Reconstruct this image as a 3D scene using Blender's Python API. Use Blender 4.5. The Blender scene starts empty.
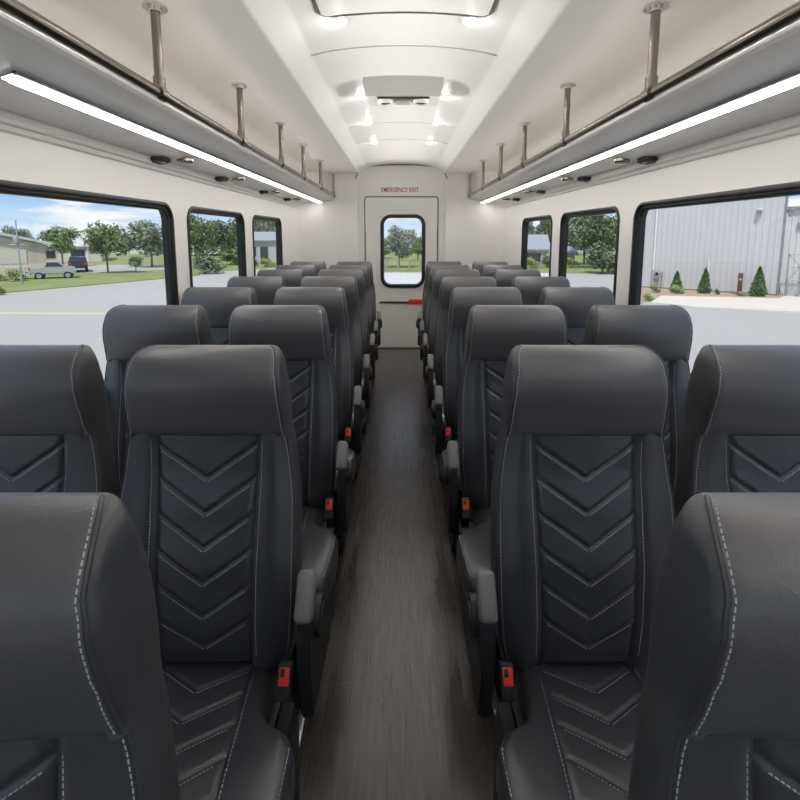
import bpy, bmesh, math, random
from mathutils import Vector, Matrix, Euler, Quaternion
random.seed(7)
scene = bpy.context.scene
COL = scene.collection
R = math.radians

# ------------------------------------------------------------------ camera
EYE = Vector((-0.02, 0.0, 1.59))
FPX, TANP, PY0, PX0 = 480.0, 0.13, 297.0, 400.0
TH = math.atan(TANP); CT, ST = math.cos(TH), math.sin(TH)
cam_d = bpy.data.cameras.new('camera')
cam_d.sensor_width = 36; cam_d.lens = 36 * FPX / 800
cam_d.shift_y = (PY0 - 400) / 800
cam_d.clip_start = 0.02; cam_d.clip_end = 600
cam = bpy.data.objects.new('camera', cam_d); COL.objects.link(cam)
cam.location = EYE; cam.rotation_euler = (R(90) - TH, 0, 0)
scene.camera = cam
GZ = -2.0                                      # level of the car park below the bus floor

def on_ground(px, py, z=GZ):                   # where a sight line meets the ground
    a = (py - PY0) / FPX; h = z - EYE.z
    zc = -h / (ST + a * CT)
    return Vector((EYE.x + (px - PX0) / FPX * zc, EYE.y + zc * (CT - a * ST), z))
def at_depth(px, py, Y):
    a = (py - PY0) / FPX; zc = Y / (CT - a * ST)
    return Vector((EYE.x + (px - PX0) / FPX * zc, Y, EYE.z - zc * (ST + a * CT)))

# ------------------------------------------------------------------ materials
def nodes_of(name):
    m = bpy.data.materials.new(name); m.use_nodes = True
    nt = m.node_tree; b = nt.nodes['Principled BSDF']
    return m, nt, b
def mat(name, col, rough=.5, metal=0, spec=.5, vary=.0, vscale=3, bump=0, bscale=40, coat=0):
    m, nt, b = nodes_of(name)
    b.inputs['Roughness'].default_value = rough; b.inputs['Metallic'].default_value = metal
    b.inputs['Specular IOR Level'].default_value = spec; b.inputs['Coat Weight'].default_value = coat
    tc = nt.nodes.new('ShaderNodeTexCoord')
    n = nt.nodes.new('ShaderNodeTexNoise'); n.inputs['Scale'].default_value = vscale; n.inputs['Detail'].default_value = 4
    nt.links.new(tc.outputs['Object'], n.inputs['Vector'])
    mx = nt.nodes.new('ShaderNodeMix'); mx.data_type = 'RGBA'
    c1 = [max(0, c * (1 - vary)) for c in col]; c2 = [min(1, c * (1 + vary)) for c in col]
    mx.inputs[6].default_value = (*c1, 1); mx.inputs[7].default_value = (*c2, 1)
    nt.links.new(n.outputs['Fac'], mx.inputs[0]); nt.links.new(mx.outputs[2], b.inputs['Base Color'])
    if bump:
        n2 = nt.nodes.new('ShaderNodeTexNoise'); n2.inputs['Scale'].default_value = bscale; n2.inputs['Detail'].default_value = 3
        nt.links.new(tc.outputs['Object'], n2.inputs['Vector'])
        bp = nt.nodes.new('ShaderNodeBump'); bp.inputs['Strength'].default_value = bump; bp.inputs['Distance'].default_value = .01
        nt.links.new(n2.outputs['Fac'], bp.inputs['Height']); nt.links.new(bp.outputs['Normal'], b.inputs['Normal'])
    return m
def emit(name, col, s):
    m, nt, b = nodes_of(name)
    b.inputs['Base Color'].default_value = (*col, 1)
    b.inputs['Emission Color'].default_value = (*col, 1); b.inputs['Emission Strength'].default_value = s
    return m
def leather(name, col, rough):
    m, nt, b = nodes_of(name)
    tc = nt.nodes.new('ShaderNodeTexCoord')
    b.inputs['Roughness'].default_value = rough; b.inputs['Specular IOR Level'].default_value = .8
    b.inputs['Base Color'].default_value = (*col, 1)
    v = nt.nodes.new('ShaderNodeTexVoronoi'); v.inputs['Scale'].default_value = 260
    n = nt.nodes.new('ShaderNodeTexNoise'); n.inputs['Scale'].default_value = 14; n.inputs['Detail'].default_value = 5
    ad = nt.nodes.new('ShaderNodeMath'); ad.operation = 'MULTIPLY_ADD'; ad.inputs[1].default_value = .12
    nt.links.new(tc.outputs['Object'], v.inputs['Vector']); nt.links.new(tc.outputs['Object'], n.inputs['Vector'])
    nt.links.new(v.outputs['Distance'], ad.inputs[0]); nt.links.new(n.outputs['Fac'], ad.inputs[2])
    bp = nt.nodes.new('ShaderNodeBump'); bp.inputs['Strength'].default_value = .16; bp.inputs['Distance'].default_value = .012
    nt.links.new(ad.outputs[0], bp.inputs['Height']); nt.links.new(bp.outputs['Normal'], b.inputs['Normal'])
    return m

M = {}
M['wall'] = mat('warm_white_panel', (.85, .83, .805), .30, vary=.015, vscale=2)
M['ceiling'] = mat('white_gel_coat', (.90, .885, .865), .35, vary=.01)
M['soffit'] = mat('toned_down_soffit', (.80, .78, .75), .38, vary=.015)  # ceiling white darkened for the soffits to offset the rack lamps' light
M['door'] = mat('door_white', (.82, .795, .765), .4, vary=.01)
M['rack'] = mat('rack_panel', (.82, .80, .77), .33, vary=.02, bump=.02, bscale=8)
M['seam'] = mat('dark_seam', (.10, .09, .085), .6)
M['softseam'] = mat('grey_seam', (.42, .40, .38), .6)
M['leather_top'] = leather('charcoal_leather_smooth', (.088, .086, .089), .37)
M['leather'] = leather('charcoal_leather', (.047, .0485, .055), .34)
M['leather_side'] = leather('charcoal_leather_side', (.040, .040, .042), .46)
M['thread'] = mat('grey_thread', (.50, .50, .52), .8)
M['blk'] = mat('black_plastic', (.018, .018, .019), .5, bump=.05, bscale=200)
M['greypad'] = mat('grey_arm_pad', (.17, .172, .168), .5, vary=.03)
M['red'] = mat('red_button', (.85, .055, .025), .35)
M['rubber'] = mat('black_rubber', (.012, .012, .012), .45)
M['steel'] = mat('brushed_steel', (.25, .225, .195), .22, metal=1, vary=.06, vscale=30)
M['chrome'] = mat('chrome', (.72, .71, .69), .15, metal=1)
M['alu'] = mat('aluminium', (.75, .75, .76), .3, metal=1)
M['led'] = emit('led_diffuser', (1, .97, .93), 11.5)
M['lamp'] = emit('downlight_lens', (1, .95, .88), 150.0)
M['rackfill'] = emit('added_rack_glow', (1, .975, .94), 3.0)  # glow of the fill strips added on the racks
M['acgrey'] = mat('unit_grey', (.46, .445, .43), .45)
M['acwhite'] = mat('unit_white', (.80, .78, .76), .4)
M['dark'] = mat('dark_grille', (.03, .03, .03), .6)
M['redpaint'] = mat('red_lettering', (.50, .03, .025), .5)

def floor_mat():
    m, nt, b = nodes_of('dark_oak_vinyl')
    tc = nt.nodes.new('ShaderNodeTexCoord'); L = nt.links.new
    mp = nt.nodes.new('ShaderNodeMapping'); mp.inputs['Rotation'].default_value = (0, 0, R(90)); mp.inputs['Location'].default_value = (-.02, .06, 0)
    L(tc.outputs['Object'], mp.inputs['Vector'])
    br = nt.nodes.new('ShaderNodeTexBrick'); br.inputs['Scale'].default_value = 1
    br.inputs['Brick Width'].default_value = 1.55; br.inputs['Row Height'].default_value = .42
    br.inputs['Mortar Size'].default_value = .0012; br.inputs['Mortar Smooth'].default_value = .2
    br.inputs['Color1'].default_value = (.029, .0215, .0165, 1); br.inputs['Color2'].default_value = (.040, .030, .024, 1)
    br.inputs['Mortar'].default_value = (.014, .011, .009, 1)
    L(mp.outputs[0], br.inputs['Vector'])
    m2 = nt.nodes.new('ShaderNodeMapping'); m2.inputs['Scale'].default_value = (60, 3, 1); L(tc.outputs['Object'], m2.inputs['Vector'])
    n = nt.nodes.new('ShaderNodeTexNoise'); n.inputs['Scale'].default_value = 1.3; n.inputs['Detail'].default_value = 7; n.inputs['Distortion'].default_value = .8
    L(m2.outputs[0], n.inputs['Vector'])
    rp = nt.nodes.new('ShaderNodeValToRGB'); rp.color_ramp.elements[0].position = .3; rp.color_ramp.elements[0].color = (.45, .45, .45, 1)
    rp.color_ramp.elements[1].position = .72; rp.color_ramp.elements[1].color = (1.5, 1.48, 1.45, 1)
    L(n.outputs['Fac'], rp.inputs[0])
    mx = nt.nodes.new('ShaderNodeMix'); mx.data_type = 'RGBA'; mx.blend_type = 'MULTIPLY'; mx.inputs[0].default_value = 1
    L(br.outputs['Color'], mx.inputs[6]); L(rp.outputs[0], mx.inputs[7]); L(mx.outputs[2], b.inputs['Base Color'])
    b.inputs['Roughness'].default_value = .27; b.inputs['IOR'].default_value = 1.54
    b.inputs['Sheen Weight'].default_value = .8; b.inputs['Sheen Roughness'].default_value = .28
    n3 = nt.nodes.new('ShaderNodeTexNoise'); n3.inputs['Scale'].default_value = 90; L(tc.outputs['Object'], n3.inputs['Vector'])
    ad = nt.nodes.new('ShaderNodeMath'); ad.operation = 'ADD'; L(n3.outputs['Fac'], ad.inputs[0]); L(n.outputs['Fac'], ad.inputs[1])
    bp = nt.nodes.new('ShaderNodeBump'); bp.inputs['Strength'].default_value = .10; bp.inputs['Distance'].default_value = .003
    L(ad.outputs[0], bp.inputs['Height']); L(bp.outputs['Normal'], b.inputs['Normal'])
    return m
M['floor'] = floor_mat()

def glass_mat():
    m = bpy.data.materials.new('window_glass'); m.use_nodes = True; nt = m.node_tree; nt.nodes.clear()
    o = nt.nodes.new('ShaderNodeOutputMaterial'); t = nt.nodes.new('ShaderNodeBsdfTransparent'); g = nt.nodes.new('ShaderNodeBsdfGlossy')
    t.inputs['Color'].default_value = (.95, .96, .96, 1); g.inputs['Roughness'].default_value = .02
    mx = nt.nodes.new('ShaderNodeMixShader'); mx.inputs[0].default_value = .035
    nt.links.new(t.outputs[0], mx.inputs[1]); nt.links.new(g.outputs[0], mx.inputs[2]); nt.links.new(mx.outputs[0], o.inputs[0])
    return m
M['glass'] = glass_mat()

def leaf_mat(name, dark, light):
    m, nt, b = nodes_of(name)
    ge = nt.nodes.new('ShaderNodeNewGeometry'); rp = nt.nodes.new('ShaderNodeMix'); rp.data_type = 'RGBA'
    rp.inputs[6].default_value = (*dark, 1); rp.inputs[7].default_value = (*light, 1)
    nt.links.new(ge.outputs['Random Per Island'], rp.inputs[0]); nt.links.new(rp.outputs[2], b.inputs['Base Color'])
    b.inputs['Roughness'].default_value = .7; b.inputs['Specular IOR Level'].default_value = .2
    return m
M['leaf_mid'] = leaf_mat('mid_green_leaves', (.075, .12, .04), (.21, .27, .11))
M['leaf_grey'] = leaf_mat('grey_green_leaves', (.10, .135, .085), (.25, .29, .20))
M['leaf_dark'] = leaf_mat('dark_green_leaves', (.05, .078, .038), (.20, .235, .14))
M['leaf_conifer'] = leaf_mat('conifer_green', (.05, .12, .03), (.14, .27, .07))
M['leaf_pale'] = leaf_mat('yellow_green_leaves', (.20, .26, .09), (.42, .46, .20))
M['bark'] = mat('bark', (.16, .13, .10), .9, vary=.2)
M['asphalt'] = mat('pale_asphalt', (.37, .36, .352), .9, vary=.10, vscale=.12, bump=.2, bscale=6)
M['road'] = mat('road_asphalt', (.50, .50, .50), .9, vary=.06, vscale=.2)
M['grass'] = mat('lawn_grass', (.20, .235, .085), .95, vary=.35, vscale=.8, bump=.4, bscale=20)
M['concrete'] = mat('pale_concrete', (.58, .54, .495), .9, vary=.05, vscale=.6)
M['mulch'] = mat('tan_mulch', (.36, .27, .19), .95, vary=.35, vscale=3)
M['siding'] = mat('grey_metal_siding', (.50, .50, .51), .5, vary=.03, vscale=.3)
M['siding2'] = mat('light_metal_siding', (.56, .56, .56), .5, vary=.03, vscale=.3)
M['trimgrey'] = mat('grey_flashing', (.22, .22, .23), .5)
M['beige'] = mat('beige_wall', (.47, .42, .36), .8, vary=.05, vscale=.3)
M['beige2'] = mat('pale_beige_band', (.56, .52, .46), .8, vary=.04, vscale=.3)
M['roofmetal'] = mat('pale_green_grey_roof', (.46, .50, .47), .5, vary=.05, vscale=.4)
M['whiteroof'] = mat('white_metal_roof', (.50, .50, .48), .5, vary=.05, vscale=.4)
M['housegrey'] = mat('house_grey', (.42, .43, .45), .8, vary=.06)
M['roofshingle'] = mat('blue_grey_shingle', (.26, .29, .33), .85, vary=.1)
M['darkglass'] = mat('dark_glass', (.03, .035, .045), .12)
M['yellow'] = mat('yellow_road_paint', (.62, .60, .22), .8)
M['carblue'] = mat('dark_blue_car_paint', (.03, .035, .065), .25, coat=.5)
M['carsilver'] = mat('silver_car_paint', (.45, .45, .45), .3, metal=.4, coat=.4)
M['taillight'] = mat('tail_light_red', (.45, .03, .03), .3)
M['brown'] = mat('brown_post_paint', (.12, .052, .036), .7)
M['whitepipe'] = mat('white_pipe', (.70, .70, .70), .5)
M['galv'] = mat('galvanised_steel', (.36, .36, .37), .5, metal=.3)
M['wood'] = mat('weathered_wood', (.30, .26, .21), .9)

# ------------------------------------------------------------------ mesh helpers
class MB:
    """collects shapes into one mesh"""
    def __init__(s): s.bm = bmesh.new()
    def poly(s, verts, faces):
        vs = [s.bm.verts.new(v) for v in verts]
        for f in faces:
            try: s.bm.faces.new([vs[i] for i in f])
            except ValueError: pass
        return s
    def box(s, c, d, rot=None, bev=0, seg=2):
        r = bmesh.ops.create_cube(s.bm, size=1); vs = r['verts']
        bmesh.ops.scale(s.bm, vec=d, verts=vs)
        if bev:
            es = list({e for v in vs for e in v.link_edges})
            g = bmesh.ops.bevel(s.bm, geom=es, offset=bev, segments=seg, profile=.5, affect='EDGES')
            vs = list({v for f in g['faces'] for v in f.verts} | {v for v in vs if v.is_valid})
        if rot is not None: bmesh.ops.rotate(s.bm, cent=(0, 0, 0), matrix=Euler(rot).to_matrix(), verts=vs)
        bmesh.ops.translate(s.bm, vec=c, verts=vs)
        return s
    def cyl(s, a, b, r, r2=None, n=16):
        a, b = Vector(a), Vector(b); d = b - a
        q = Vector((0, 0, 1)).rotation_difference(d.normalized())
        mtx = Matrix.Translation((a + b) / 2) @ q.to_matrix().to_4x4()
        bmesh.ops.create_cone(s.bm, cap_ends=True, segments=n, radius1=r, radius2=r if r2 is None else r2, depth=d.length, matrix=mtx)
        return s
    def sphere(s, c, r, sc=(1, 1, 1), u=16, v=10):
        mtx = Matrix.Translation(c) @ Matrix.Diagonal((*sc, 1))
        bmesh.ops.create_uvsphere(s.bm, u_segments=u, v_segments=v, radius=r, matrix=mtx)
        return s
    def tube(s, pts, r, n=8, closed=False):
        pts = [Vector(p) for p in pts]; rings = []
        N = len(pts); prev = None
        for i, p in enumerate(pts):
            a = pts[(i - 1) % N] if (closed or i > 0) else p
            b = pts[(i + 1) % N] if (closed or i < N - 1) else p
            t = (b - a).normalized()
            if prev is None:
                ref = Vector((0, 0, 1)) if abs(t.z) < .9 else Vector((1, 0, 0))
                u = t.cross(ref).normalized()
            else:
                u = (prev - t * prev.dot(t)).normalized()
            prev = u; w = t.cross(u)
            rings.append([s.bm.verts.new(p + r * (math.cos(k * 2 * math.pi / n) * u + math.sin(k * 2 * math.pi / n) * w)) for k in range(n)])
        for i in range(N if closed else N - 1):
            A, B = rings[i], rings[(i + 1) % N]
            for k in range(n):
                s.bm.faces.new((A[k], A[(k + 1) % n], B[(k + 1) % n], B[k]))
        if not closed:
            s.bm.faces.new(rings[0]); s.bm.faces.new(list(reversed(rings[-1])))
        return s
    def prism(s, pts, axis, a, b):
        """closed outline pts in the two other axes, pushed along axis from a to b"""
        def P(p, t):
            if axis == 0: return (t, p[0], p[1])
            if axis == 1: return (p[0], t, p[1])
            return (p[0], p[1], t)
        n = len(pts)
        v = [P(p, a) for p in pts] + [P(p, b) for p in pts]
        s.poly(v, [tuple(range(n)), tuple(range(2 * n - 1, n - 1, -1))] + [(i, (i + 1) % n, n + (i + 1) % n, n + i) for i in range(n)])
        return s
    def loft(s, rings, cap=True, closed=True):
        vr = [[s.bm.verts.new(p) for p in r] for r in rings]
        for A, B in zip(vr, vr[1:]):
            n = len(A)
            for k in range(n if closed else n - 1):
                s.bm.faces.new((A[k], A[(k + 1) % n], B[(k + 1) % n], B[k]))
        if cap:
            s.bm.faces.new(list(reversed(vr[0]))); s.bm.faces.new(vr[-1])
        return s
    def build(s, name, m, parent=None, smooth=True, angle=35, flip_fix=True, props=None):
        bm = s.bm
        if flip_fix: bmesh.ops.recalc_face_normals(bm, faces=bm.faces)
        bm.normal_update()
        me = bpy.data.meshes.new(name)
        if smooth:
            for f in bm.faces: f.smooth = True
            ca = math.cos(R(angle))
            for e in bm.edges:
                if len(e.link_faces) == 2:
                    f1, f2 = e.link_faces
                    if f1.normal.length and f2.normal.length and f1.normal.dot(f2.normal) < ca: e.smooth = False
        bm.to_mesh(me); bm.free()
        me.materials.append(m)
        o = bpy.data.objects.new(name, me); COL.objects.link(o)
        if parent: o.parent = parent
        for k, v in (props or {}).items(): o[k] = v
        return o

def tag(o, label=None, cat=None, group=None, kind=None):
    if label: o['label'] = label
    if cat: o['category'] = cat
    if group: o['group'] = group
    if kind: o['kind'] = kind
    return o
def thing(name, label, cat, loc=(0, 0, 0), rz=0, group=None, kind=None):
    o = bpy.data.objects.new(name, None); COL.objects.link(o)
    o.empty_display_size = .1
    o.location = loc; o.rotation_euler = (0, 0, rz)
    return tag(o, label, cat, group, kind)
def struct(o, label, cat):
    return tag(o, label, cat, kind='structure')
def copy_tree(o, parent=None):
    c = o.copy(); COL.objects.link(c)
    if parent: c.parent = parent
    for ch in list(o.children): copy_tree(ch, c)
    return c
def interp(tab, x):
    if x <= tab[0][0]: return tab[0][1]
    for (a, va), (b, vb) in zip(tab, tab[1:]):
        if x <= b:
            t = (x - a) / (b - a); t = t * t * (3 - 2 * t) * .6 + t * .4
            return va + (vb - va) * t
    return tab[-1][1]

# ------------------------------------------------------------------ bus shell
SX = 1.30                                    # inner face of the side walls
Y0, Y1 = -1.7, 6.72
ZS = 2.41                                    # soffit
ZT = 1.975                                   # where rack meets wall

MB().poly([(-1.36, Y0, 0), (1.36, Y0, 0), (1.36, Y1, 0), (-1.36, Y1, 0), (-1.36, Y0, -.06), (1.36, Y0, -.06), (1.36, Y1, -.06), (-1.36, Y1, -.06)],
          [(0, 1, 2, 3), (7, 6, 5, 4), (0, 4, 5, 1), (1, 5, 6, 2), (2, 6, 7, 3), (3, 7, 4, 0)]).build('floor', M['floor'], smooth=False)
struct(bpy.data.objects['floor'], 'dark brown wood plank floor running down the bus aisle', 'floor')

# ceiling: arched centre, slanted coves, flat soffits and the wall behind each rack
half = [(0, 2.535), (.12, 2.533), (.24, 2.525), (.36, 2.511), (.455, 2.492), (.475, 2.484), (.57, ZS + .008), (.585, ZS), (1.15, ZS), (1.20, 2.40), (1.235, 2.37), (1.27, 2.30), (1.285, 2.20), (SX, 1.99)]
prof = [(-x, z) for x, z in reversed(half)] + half[1:]
def strip(mb, prof, ya, yb):
    n = len(prof)
    mb.poly([(x, ya, z) for x, z in prof] + [(x, yb, z) for x, z in prof], [(i, i + 1, n + i + 1, n + i) for i in range(n - 1)])
    return mb
c = strip(MB(), prof, Y0, Y1 + .02)
roof = [(-1.40, 1.9), (-1.40, 2.45), (-1.15, 2.60), (1.15, 2.60), (1.40, 2.45), (1.40, 1.9)]
strip(c, roof, Y0 - .03, Y1 + .15)
ceil_o = c.build('ceiling', M['ceiling'], angle=50, flip_fix=False)
ceil_o.data.materials.append(M['soffit'])
for f_ in ceil_o.data.polygons:
    if .58 < abs(f_.center.x) and f_.center.z < 2.42: f_.material_index = 1
struct(ceil_o, 'white arched bus ceiling with slanted coves and flat soffits', 'ceiling')

# seams across the ceiling
def arch_seam(y, r, name, xmax=.455):
    pts = [(x, y, interp([(a, b) for a, b in half[:6]], abs(x)) - .0005) for x in [xmax * (i / 12 - 1) for i in range(25)]]
    o = MB().tube(pts, r, 6).build(name, M['softseam'])
    struct(o, 'thin grey seam line across the arched ceiling', 'trim')
arch_seam(2.56, .0035, 'trim_1', .47); arch_seam(4.22, .002, 'trim_2'); arch_seam(4.95, .002, 'trim_3')

# windows and side walls
def rrect(a0, a1, b0, b1, r, n=8):
    """four corner arcs, counter clockwise from (a1,b1)"""
    out = []
    for (ca, cb, s) in ((a1 - r, b1 - r, 0), (a0 + r, b1 - r, 90), (a0 + r, b0 + r, 180), (a1 - r, b0 + r, 270)):
        out.append([(ca + r * math.cos(R(s + 90 * k / n)), cb + r * math.sin(R(s + 90 * k / n))) for k in range(n + 1)])
    return out
def panel_with_hole(mb, to3, A0, A1, B0, B1, arcs):
    cs = [(A1, B1), (A0, B1), (A0, B0), (A1, B0)]
    for i in range(4):
        arc = arcs[i]; nxt = arcs[(i + 1) % 4]
        v = [to3(*cs[i])] + [to3(*p) for p in arc]
        mb.poly(v, [(0, k + 1, k + 2) for k in range(len(arc) - 1)])
        mb.poly([to3(*cs[i]), to3(*arc[-1]), to3(*nxt[0]), to3(*cs[(i + 1) % 4])], [(0, 1, 2, 3)])
def ring_rect(mb, sections, to3, r0, a0, a1, b0, b1):
    """sections: (inset, depth) list swept round a rounded rectangle"""
    loops = []
    for ins, d in sections:
        arcs = rrect(a0 + ins, a1 - ins, b0 + ins, b1 - ins, max(.012, r0 - ins))
        loops.append([to3(p[0], p[1], d) for arc in arcs for p in arc])
    n = len(loops[0])
    mb.loft(loops + [loops[0]], cap=False)

WZ0, WZ1 = .90, 1.765
WIN_L = [(-1.45, .40), (.62, 2.735), (2.915, 3.975), (4.20, 5.215)]
wn = 0
wl = {(-1, 3): 'far small black framed window on the left wall, nearest the back corner', (-1, 2): 'middle black framed window on the left wall between the large and the small one',
      (-1, 1): 'large black framed window on the left wall beside the nearest seats', (-1, 0): 'black framed left window behind the camera by the front bulkhead',
      (1, 3): 'far small black framed window on the right wall, nearest the back corner', (1, 2): 'middle black framed window on the right wall between the large and the small one',
      (1, 1): 'large black framed window on the right wall beside the nearest seats', (1, 0): 'black framed right window behind the camera by the front bulkhead'}
for sgn, side in ((-1, 'left'), (1, 'right')):
    sh = 0.0 if sgn < 0 else .015
    to2 = lambda y, z: (sgn * SX, y, z)
    w = MB(); last = Y0
    bounds = [Y0, .50, 2.825, 4.09, 6.0]
    for i, (a, b) in enumerate(WIN_L):
        panel_with_hole(w, to2, bounds[i], bounds[i + 1], 0, 2.0, rrect(a + .012, b - .012, WZ0 + .012, WZ1 - .012, .085))
    # outer skin
    for i, (a, b) in enumerate(WIN_L):
        panel_with_hole(w, lambda y, z: (sgn * (SX + .050), y, z), bounds[i], bounds[i + 1] + (.9 if i == 3 else 0), -.5, 2.2, rrect(a + .012, b - .012, WZ0 + .012, WZ1 - .012, .085))
    bmesh.ops.remove_doubles(w.bm, verts=w.bm.verts, dist=.0004)
    struct(w.build('wall_' + side, M['wall'], smooth=False), 'off white %s side wall of the bus with black framed windows' % side, 'wall')
    for i, (a, b) in enumerate(WIN_L):
        wn += 1
        t3 = lambda y, z, d: (sgn * (SX + d), y, z)
        f = MB(); ring_rect(f, [(0, 0), (.001, -.008), (.007, -.011), (.016, -.010), (.020, -.003), (.024, .052), (.01, .052), (.008, 0)], t3, .10, a, b, WZ0, WZ1)
        fo = f.build('window_%d' % wn, M['rubber'], angle=50)
        struct(fo, wl[(sgn, i)], 'window')
        g = MB(); ring_rect(g, [(.020, .010), (.023, .004), (.032, .003), (.040, .008), (.043, .018), (.042, .034), (.022, .034)], t3, .10, a, b, WZ0, WZ1)
        g.build('sash_frame', M['rubber'], fo, angle=50)
        pn = MB(); pts = [p for arc in rrect(a + .038, b - .038, WZ0 + .038, WZ1 - .038, .06) for p in arc]
        pn.prism(pts, 0, sgn * (SX + .023), sgn * (SX + .028)); pn.build('pane', M['glass'], fo, smooth=False)
    # thin panel joint between the windows
# back wall: rounded corners and flat centre around the door
arc = [(.72 + .58 * math.cos(R(t)), 6.0 + .62 * math.sin(R(t))) for t in range(0, 91, 3)]
halfp = arc + [(.605, 6.62), (.592, 6.625), (.585, 6.635), (.582, 6.66), (.49, 6.66)]
bw = MB()
for s in (1, -1):
    n = len(halfp)
    bw.poly([(s * x, y, 0) for x, y in halfp] + [(s * x, y, 2.6) for x, y in halfp], [(i, i + 1, n + i + 1, n + i) for i in range(n - 1)])
bw.poly([(-.49, 6.66, 2.09), (.49, 6.66, 2.09), (.49, 6.66, 2.6), (-.49, 6.66, 2.6)], [(0, 1, 2, 3)])
bmesh.ops.remove_doubles(bw.bm, verts=bw.bm.verts, dist=.0004)
wbk = bw.build('wall_back', M['wall'], smooth=False)
for f_ in wbk.data.polygons: f_.use_smooth = abs(f_.center.x) > .725
struct(wbk, 'off white rear wall with rounded corners around the emergency door', 'wall')
# front bulkhead behind the camera, with a windscreen
fw = MB(); panel_with_hole(fw, lambda x, z: (x, Y0, z), -1.36, 1.36, -.06, 2.6, rrect(-1.1, 1.1, .95, 1.95, .12))
struct(fw.build('wall_front', M['wall'], smooth=False), 'off white front bulkhead of the bus behind the camera', 'wall')
f = MB(); ring_rect(f, [(-.02, .0), (-.02, .02), (.03, .03), (.05, .0), (.05, -.05), (-.02, -.05)], lambda x, z, d: (x, Y0 + d, z), .13, -1.1, 1.1, .95, 1.95)
fo = f.build('window_9', M['rubber'], angle=50); struct(fo, 'wide windscreen in the front bulkhead behind the camera', 'window')
MB().prism([p for a_ in rrect(-1.08, 1.08, .97, 1.93, .1) for p in a_], 1, Y0 - .02, Y0 - .025).build('pane', M['glass'], fo, smooth=False)

# emergency door
dm = MB()
dt = lambda x, z: (x, 6.645, z)
panel_with_hole(dm, dt, -.485, .485, .645, 2.085, rrect(-.26, .30, .885, 1.835, .10))
for (x0, z0, x1, z1) in ((-.485, .645, -.485, 2.085), (.485, .645, .485, 2.085), (-.485, 2.085, .485, 2.085), (-.485, .645, .485, .645)):
    dm.poly([(x0, 6.645, z0), (x1, 6.645, z1), (x1, 6.70, z1), (x0, 6.70, z0)], [(0, 1, 2, 3)])
door = dm.build('door_1', M['door'], smooth=False)
struct(door, 'off white rear emergency door with a rounded black framed window', 'door')
fr = MB(); ring_rect(fr, [(-.03, .0), (-.028, -.016), (-.01, -.022), (.012, -.018), (.020, .0), (.020, .05), (-.02, .05)], lambda x, z, d: (x, 6.645 + d, z), .115, -.26, .30, .885, 1.835)
fr.build('window_frame', M['rubber'], door, angle=50)
MB().prism([p for a_ in rrect(-.25, .29, .895, 1.825, .09) for p in a_], 1, 6.675, 6.68).build('pane', M['glass'], door, smooth=False)
# dark gap line round the door leaf
pts = [(-.50, 6.655, .66)] + [(-.50, 6.655, 2.06)] + [(-.47 - .03 * math.sin(R(90 - t)), 6.655, 2.07 + .03 * math.sin(R(t))) for t in (30, 60, 90)] + [(.47, 6.655, 2.10), (.485, 6.655, 2.095), (.497, 6.655, 2.08), (.50, 6.655, 2.06), (.50, 6.655, .66)]
struct(MB().tube(pts, .009, 6).build('trim_4', M['seam']), 'dark gap line framing the emergency door leaf', 'trim')
pts = [(-.615, 6.615, 2.335), (-.60, 6.615, 2.375), (-.588, 6.615, 2.40), (-.585, 6.64, 2.46), (-.57, 6.65, 2.478), (-.44, 6.65, 2.505), (-.2, 6.65, 2.522), (.0, 6.65, 2.525)]
pts = pts + [(-x, y, z) for x, y, z in reversed(pts[:-1])]
struct(MB().tube(pts, .007, 6).build('trim_5', M['seam']), 'dark arched seam where the rear wall meets the ceiling', 'trim')
# push bar, lower panel and threshold
pb = MB().box((.02, 6.632, .655), (.66, .024, .026), bev=.006); pbo = pb.build('push_bar', M['steel'], door)
MB().box((.225, 6.625, .668), (.25, .05, .055), bev=.010).build('red_handle', M['red'], door, props={'label': 'red emergency release handle'})
lp = MB().box((0, 6.66, .325), (1.16, .05, .64)); struct(lp.build('trim_6', M['door'], smooth=False), 'plain off white panel below the emergency door', 'trim')
th = MB().box((0, 6.61, .008), (1.2, .06, .016), bev=.004); struct(th.build('trim_7', M['seam']), 'dark threshold strip at the foot of the rear panel', 'trim')
# lettering above the door
cu = bpy.data.curves.new('exit_lettering', 'FONT'); cu.body = 'EMERGENCY EXIT'; cu.size = .085; cu.align_x = 'CENTER'; cu.extrude = .0015; cu.offset = .0006
tmp = bpy.data.objects.new('tmp', cu); COL.objects.link(tmp)
bpy.context.view_layer.update()
me = bpy.data.meshes.new_from_object(tmp.evaluated_get(bpy.context.evaluated_depsgraph_get()))
bpy.data.objects.remove(tmp); me.name = 'exit_lettering'; me.materials.clear(); me.materials.append(M['redpaint'])
for p in me.polygons: p.material_index = 0
lx = [v.co.x for v in me.vertices]; k = .505 / (max(lx) - min(lx))
for v in me.vertices: v.co.x *= k
eo = bpy.data.objects.new('exit_lettering', me); COL.objects.link(eo); eo.location = (-.02, 6.656, 2.165); eo.rotation_euler = (R(90), 0, 0)
tag(eo, 'red EMERGENCY EXIT lettering on the wall above the rear door', 'sign')

FILLW = 27.5  # power of each added ceiling fill light
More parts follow.
